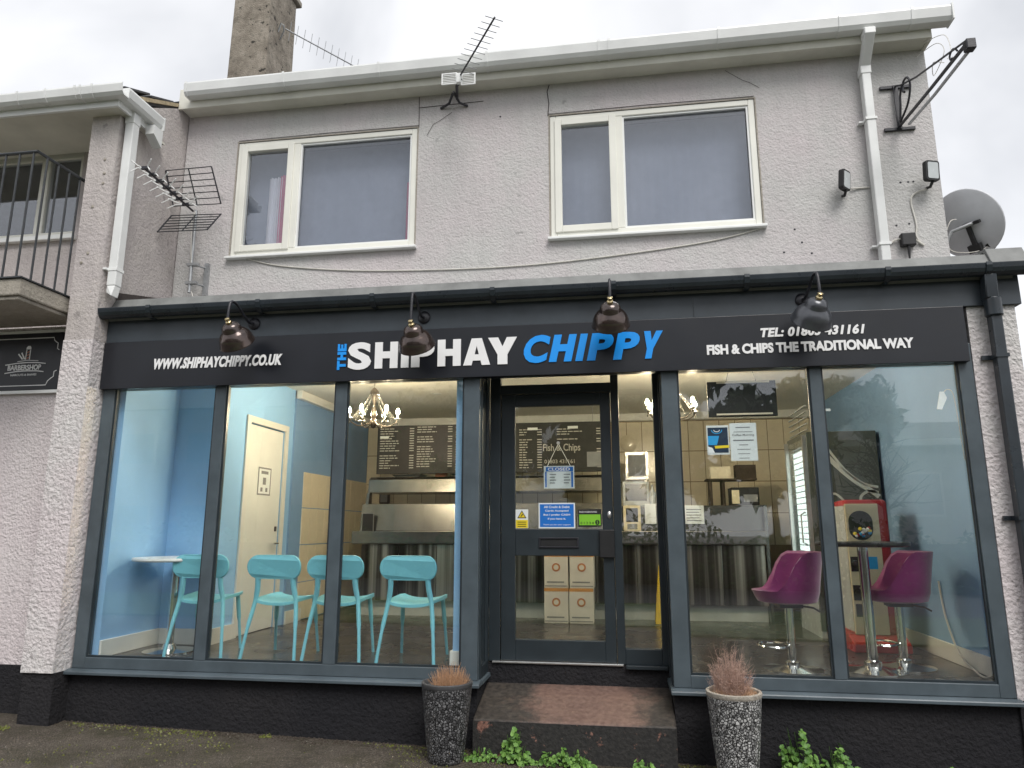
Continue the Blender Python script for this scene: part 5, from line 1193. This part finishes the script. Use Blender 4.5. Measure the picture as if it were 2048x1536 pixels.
# posters and stickers on the glass ---------------------------------------------
GY = .0295
def sheet(name, label, cat, x0, x1, z0, z1, mat='paper', y=.0365, th=.002, tilt=0):
    t = thing(name, label, cat, ((x0 + x1) / 2, y, z0)); bx('sheet', mat, t, x0, x1, y, y + th, z0, z1); return t
def pr(t, mat, x0, x1, z0, z1, y, name='print'): return bx(name, mat, t, x0, x1, y - .0012, y - .0002, z0, z1)
PY = .0375
t = sheet('event_poster', 'small dark poster with cyan and yellow shapes taped inside the window', 'poster', .604, .757, 1.962, 2.170, y=PY)
pr(t, 'print_navy', .612, .750, 1.975, 2.155, PY)
MB().prism([(.612, 2.03), (.672, 2.03), (.69, 2.095), (.612, 2.095)], PY - .0026, PY - .0014).build('print', 'print_cyan', t)
MB().prism([(.66, 2.005), (.755, 2.01), (.755, 2.028), (.655, 2.024)], PY - .0026, PY - .0014).build('print', 'print_yellow', t)
MB().prism([(.655, 1.975), (.61, 1.975), (.61, 2.02), (.64, 2.01)], PY - .0026, PY - .0014).build('print', 'paper', t)
line([(.675 + .036 * math.cos(a), 2.138 + .026 * math.sin(a)) for a in [math.pi * (1 + i / 8) for i in range(9)]], 'print_cyan', t, PY - .0014, .006, 'print', .001)
line([(.675 + .020 * math.cos(a), 2.138 + .014 * math.sin(a)) for a in [math.pi * (1 + i / 8) for i in range(9)]], 'paper', t, PY - .0014, .005, 'print', .001)
t = sheet('event_notice', 'white printed coffee morning notice taped inside the window', 'poster', .764, .947, 1.916, 2.184, y=PY)
for i, (s_, w) in enumerate(((.006, .10), (.004, .13), (0, .15), (.008, .14), (.005, .06), (.004, .09), (.004, .08), (.004, .07))):
    z_ = 2.150 - i * .031                # only the title can be read; the rest is drawn as faint grey lines
    if s_: pr(t, 'print_grey', .855 - w / 2, .855 + w / 2, z_, z_ + s_, PY)
    else: text('Coffee Morning', 'print_grey', t, .855 - w / 2, .855 + w / 2, z_, z_ + .018, PY - .0003, bold=.01, thick=.001)
hb = thing('hanging_board', 'black board with pale edge strips hanging inside the window from strings', 'board', (.87, .12, 2.24))
bx('board', 'board_black', hb, .632, 1.115, .10, .118, 2.24, 2.50, .003); bx('edge_strip', 'tile_cream', hb, .70, 1.07, .094, .0995, 2.485, 2.497); bx('edge_strip', 'tile_cream', hb, .69, 1.08, .094, .0995, 2.252, 2.264)
for x0, x1 in ((.77, .83), (.98, .92)): MB().tube([(x0, .108, 2.50), (x1, .108, 2.72)], .002, 4).build('string', 'iron_black', hb)
tg = thing('window_tag', 'small white security tag hanging on a wire at the far pane', 'tag', (2.2, .06, 2.3))
MB().prism([(2.155, 2.255), (2.185, 2.25), (2.225, 2.33), (2.21, 2.375), (2.185, 2.375)], .055, .063).build('body', 'paper', tg); MB().tube(catmull([(2.21, .06, 2.37), (2.235, .06, 2.39), (2.265, .055, 2.36), (2.275, .05, 2.2), (2.285, .05, 1.9)], 5), .003, 5).build('wire', 'cable_white', tg)
st_ = sheet('corner_sticker', 'tiny white triangular sticker at the pane edge', 'sticker', 1.412, 1.455, 2.255, 2.272, y=PY)
# door stickers (on the inside of the glass)
DG = DY + .0195
t = sheet('warning_sticker', 'yellow and white warning sticker with black triangle on the door glass', 'sticker', -.828, -.730, 1.452, 1.595, y=DY + .006)
WY = DY + .006
pr(t, 'print_yellow', -.826, -.732, 1.454, 1.515, WY)
MB().prism([(-.815, 1.528), (-.743, 1.528), (-.779, 1.588)], WY - .0012, WY - .0002).build('triangle', 'print_black', t)
MB().prism([(-.805, 1.534), (-.753, 1.534), (-.779, 1.577)], WY - .0022, WY - .0013).build('triangle_fill', 'print_yellow', t)
MB().prism([(-.790, 1.540), (-.785, 1.538), (-.768, 1.556), (-.776, 1.562)], WY - .0032, WY - .0023).build('symbol', 'print_black', t)
for k in range(3): pr(t, 'print_black', -.812, -.746, 1.464 + k * .016, 1.469 + k * .016, WY - .0012)
t = sheet('card_notice', 'blue notice with white lettering about card payment on the door glass', 'notice', -.648, -.366, 1.451, 1.644, y=WY)
pr(t, 'print_blue', -.638, -.376, 1.461, 1.634, WY)
for i, (bd, w) in enumerate((('All Credit & Debit', .20), ('Cards Accepted', .18), ('But I prefer CASH', .205), ('if you have it.', .14))):
    text(bd, 'letter_white', t, -.507 - w / 2, -.507 + w / 2, 1.604 - i * .0305, 1.622 - i * .0305, WY - .0012, bold=.02, thick=.001)
text('Thank you for your support', 'letter_white', t, -.613, -.401, 1.472, 1.483, WY - .0012, bold=.01, thick=.001)
t = sheet('hygiene_sticker', 'black and green food hygiene rating sticker on the door glass', 'sticker', -.343, -.165, 1.462, 1.594, 'print_black', y=WY)
pr(t, 'print_green', -.335, -.173, 1.475, 1.555, WY)
text('FOOD HYGIENE RATING', 'letter_white', t, -.333, -.20, 1.568, 1.580, WY - .0002, bold=.01, thick=.001)
text('0 1 2 3 4', 'print_black', t, -.325, -.225, 1.482, 1.500, WY - .0012, bold=.01, thick=.001)
MB().prism([(-.197 + .017 * math.cos(a), 1.496 + .019 * math.sin(a)) for a in [2 * math.pi * i / 16 for i in range(16)]], WY - .0024, WY - .0013).build('circle', 'print_black', t)
text('5', 'print_green', t, -.202, -.192, 1.485, 1.507, WY - .0025, bold=.01, thick=.001)
t = sheet('closed_sign', 'white and blue closed sign hanging on a string inside the door', 'sign', -.606, -.368, 1.755, 1.930, y=DG)
pr(t, 'print_blue', -.590, -.376, 1.888, 1.922, DG); pr(t, 'print_blue', -.596, -.584, 1.765, 1.886, DG); pr(t, 'print_blue', -.392, -.378, 1.765, 1.886, DG)
text('CLOSED', 'letter_white', t, -.574, -.402, 1.893, 1.917, DG - .0012, bold=.02, thick=.001)
for x0, z0 in ((-.56, 1.86), (-.45, 1.86)):
    for k in range(4): pr(t, 'print_grey', x0, x0 + .05 - .01 * (k % 2), z0 - k * .022, z0 - k * .022 + .008, DG)
for x in (-.58, -.395): MB().tube([(x, DG, 1.925), (-.49, DG + .004, 2.105)], .0025, 5).build('string', 'paper', t)
MB().lathe([(0, .012), (.012, .008), (.014, 0)], 12, Matrix.Translation((-.49, DG, 2.11)) @ Matrix.Rotation(R(90), 4, 'X')).build('sucker', 'lens_grey', t)

# ================================================================ ACROSS THE ROAD (seen in the window reflections)
hs = thing('bungalow', 'white bungalow with low grey roof across the road, reflected in the far pane', 'building', (11, -20, 0))
bx('wall', 'bungalow_white', hs, 6.9, 17, -26, -19, -.3, 4.15)
MB().prism([(-18.6, 4.20), (-22.5, 5.25), (-26.4, 4.20), (-26.4, 4.08), (-18.6, 4.08)], 6.4, 17.5, 'x').build('roof', 'bungalow_roof', hs)
bx('fascia_board', 'upvc_white', hs, 6.35, 17.55, -18.6, -18.52, 4.0, 4.2)
for x in (8.2, 11.0, 14.0): w_ = bx('window', 'upvc_white', hs, x, x + 1.7, -18.99, -18.95, 1.8, 3.2); bx('pane', 'glass_upper', w_, x + .08, x + 1.62, -18.948, -18.944, 1.88, 3.12)
def tree(label, x, y, h, r, zc, n, mat, seed, bare=False, leaf=.17):
    t = thing('tree', label, 'tree', (x, y, 0)); rnd = random.Random(seed)
    tr = MB().tube([(x, y, -.2), (x + .05, y, zc * .5), (x, y, zc)], [.13, .10, .06], 8)
    for i in range(7 if not bare else 40):
        a = rnd.uniform(0, 6.28); e = rnd.uniform(.2, 1.2); l = r * (rnd.uniform(.6, 1.1) if bare else rnd.uniform(.3, .5)); b = Vector((x, y, zc * (rnd.uniform(.55, 1) if bare else rnd.uniform(.92, 1))))
        e1 = b + Vector((math.cos(a) * math.cos(e), math.sin(a) * math.cos(e), math.sin(e))) * l
        tr.tube([b, b.lerp(e1, .5) + Vector((0, 0, .12)), e1], [.03, .018, .006], 5)
        if bare:
            for k in range(4):
                p = b.lerp(e1, rnd.uniform(.4, 1)); tr.tube([p, p + Vector((rnd.uniform(-1, 1), rnd.uniform(-1, 1), rnd.uniform(0, 1))) * .7], [.015, .004], 4)
    tr.build('trunk', 'bark', t)
    if bare: return
    mb = MB(); cl = [(Vector((rnd.gauss(0, .55), rnd.gauss(0, .55), rnd.gauss(0, .5))) * r, rnd.uniform(.3, .55) * r) for _ in range(22)]
    for i in range(n):
        c, cr = cl[rnd.randrange(len(cl))]; d_ = Vector((rnd.gauss(0, 1), rnd.gauss(0, 1), rnd.gauss(0, 1))).normalized() * cr * rnd.random() ** .4
        p = Vector((x, y, zc + h * .2)) + c + d_; nrm = Vector((rnd.uniform(-1, 1), rnd.uniform(-1, 1), rnd.uniform(-.2, 1))).normalized(); t1 = nrm.orthogonal().normalized(); t1.rotate(Matrix.Rotation(rnd.uniform(0, 6.28), 3, nrm)); t2 = nrm.cross(t1); s = leaf * rnd.uniform(.5, 1.2)
        mb.add([p - t1 * s, p + t2 * s * .4, p + t1 * s, p - t2 * s * .4], [(0, 1, 2, 3)])
    mb.build('crown', mat, t)
tree('dark evergreen tree across the road, reflected above the hanging board', 4.3, -16.5, 4.0, 1.7, 3.0, 6500, 'leaf_dark', 11, leaf=.26)
tree('broad evergreen tree beside the bungalow, reflected at the mullion', 6.2, -17.5, 3.4, 1.1, 4.4, 1900, 'leaf_dark', 12)
tree('rounded tree across the road, reflected beside the doorway post', -4.2, -16.0, 3.2, 1.5, 3.2, 3200, 'leaf_mid', 13)
tree('bare branched tree in front of the bungalow', 7.2, -16.2, 3, 1.2, 3.4, 0, 'leaf_mid', 14, True)
mb = MB(); rnd = random.Random(21)
for i in range(9000):
    x = rnd.uniform(-16, 16); h = 1.5 + .35 * math.sin(x * 1.3) + .2 * math.sin(x * 3.7); z = rnd.uniform(-.1, h); y = -15.0 + rnd.uniform(-.45, .45) * (1 - .3 * z / h); s = rnd.uniform(.06, .13); p = Vector((x, y, z))
    nrm = Vector((rnd.uniform(-.7, .7), rnd.uniform(-.2, 1), rnd.uniform(-.2, 1))).normalized(); t1 = nrm.orthogonal().normalized(); t1.rotate(Matrix.Rotation(rnd.uniform(0, 6.28), 3, nrm)); t2 = nrm.cross(t1)
    mb.add([p - t1 * s, p + t2 * s * .5, p + t1 * s, p - t2 * s * .5], [(0, 1, 2, 3)])
hd_ = thing('hedge', 'long clipped green hedge across the road, reflected low in the glass', 'hedge', (0, -15, 0)); mb.build('foliage', 'leaf_mid', hd_)
bx('core', 'bark', hd_, -16, 16, -15.25, -14.75, -.2, 1.05)

def sky_block_house(label, x0, x1, y, h, mat):  # added row that keeps bright sky out of the pane reflections
    t = thing('house', label, 'building', ((x0 + x1) / 2, y, 0), 'houses across the road')
    bx('wall', mat, t, x0, x1, y - 6, y, -.3, h)
    MB().prism([(y + .35, h - .05), (y - 3, h + 1.9), (y - 6.35, h - .05)], x0 - .2, x1 + .2, 'x').build('roof', 'bungalow_roof', t)
    for z in (1.1, 3.6):
        for k in range(2):
            xx = x0 + (x1 - x0) * (.2 + .42 * k); w_ = bx('window', 'brick_brown', t, xx, xx + 1.3, y + .002, y + .05, z, z + 1.2); bx('pane', 'dark_cavity', w_, xx + .08, xx + 1.22, y + .051, y + .055, z + .08, z + 1.12)
for i in range(3):
    sky_block_house(['brown brick house across the road, farthest along the hedge', 'brown brick house across the road, middle of the row', 'brown brick house across the road beside the rounded tree'][i], -25 + i * 6.4, -19.2 + i * 6.4, -17.5, 5.6, 'brick_brown')
tree('tall evergreen tree across the road, reflected in the door glass', -1.6, -17.0, 4.6, 1.9, 3.6, 6000, 'leaf_dark', 31, leaf=.28)  # this evergreen and the next are added to block reflected sky
tree('tall evergreen tree across the road, reflected beside the hanging board', 1.6, -18.0, 4.6, 1.8, 3.6, 6000, 'leaf_dark', 32, leaf=.28)
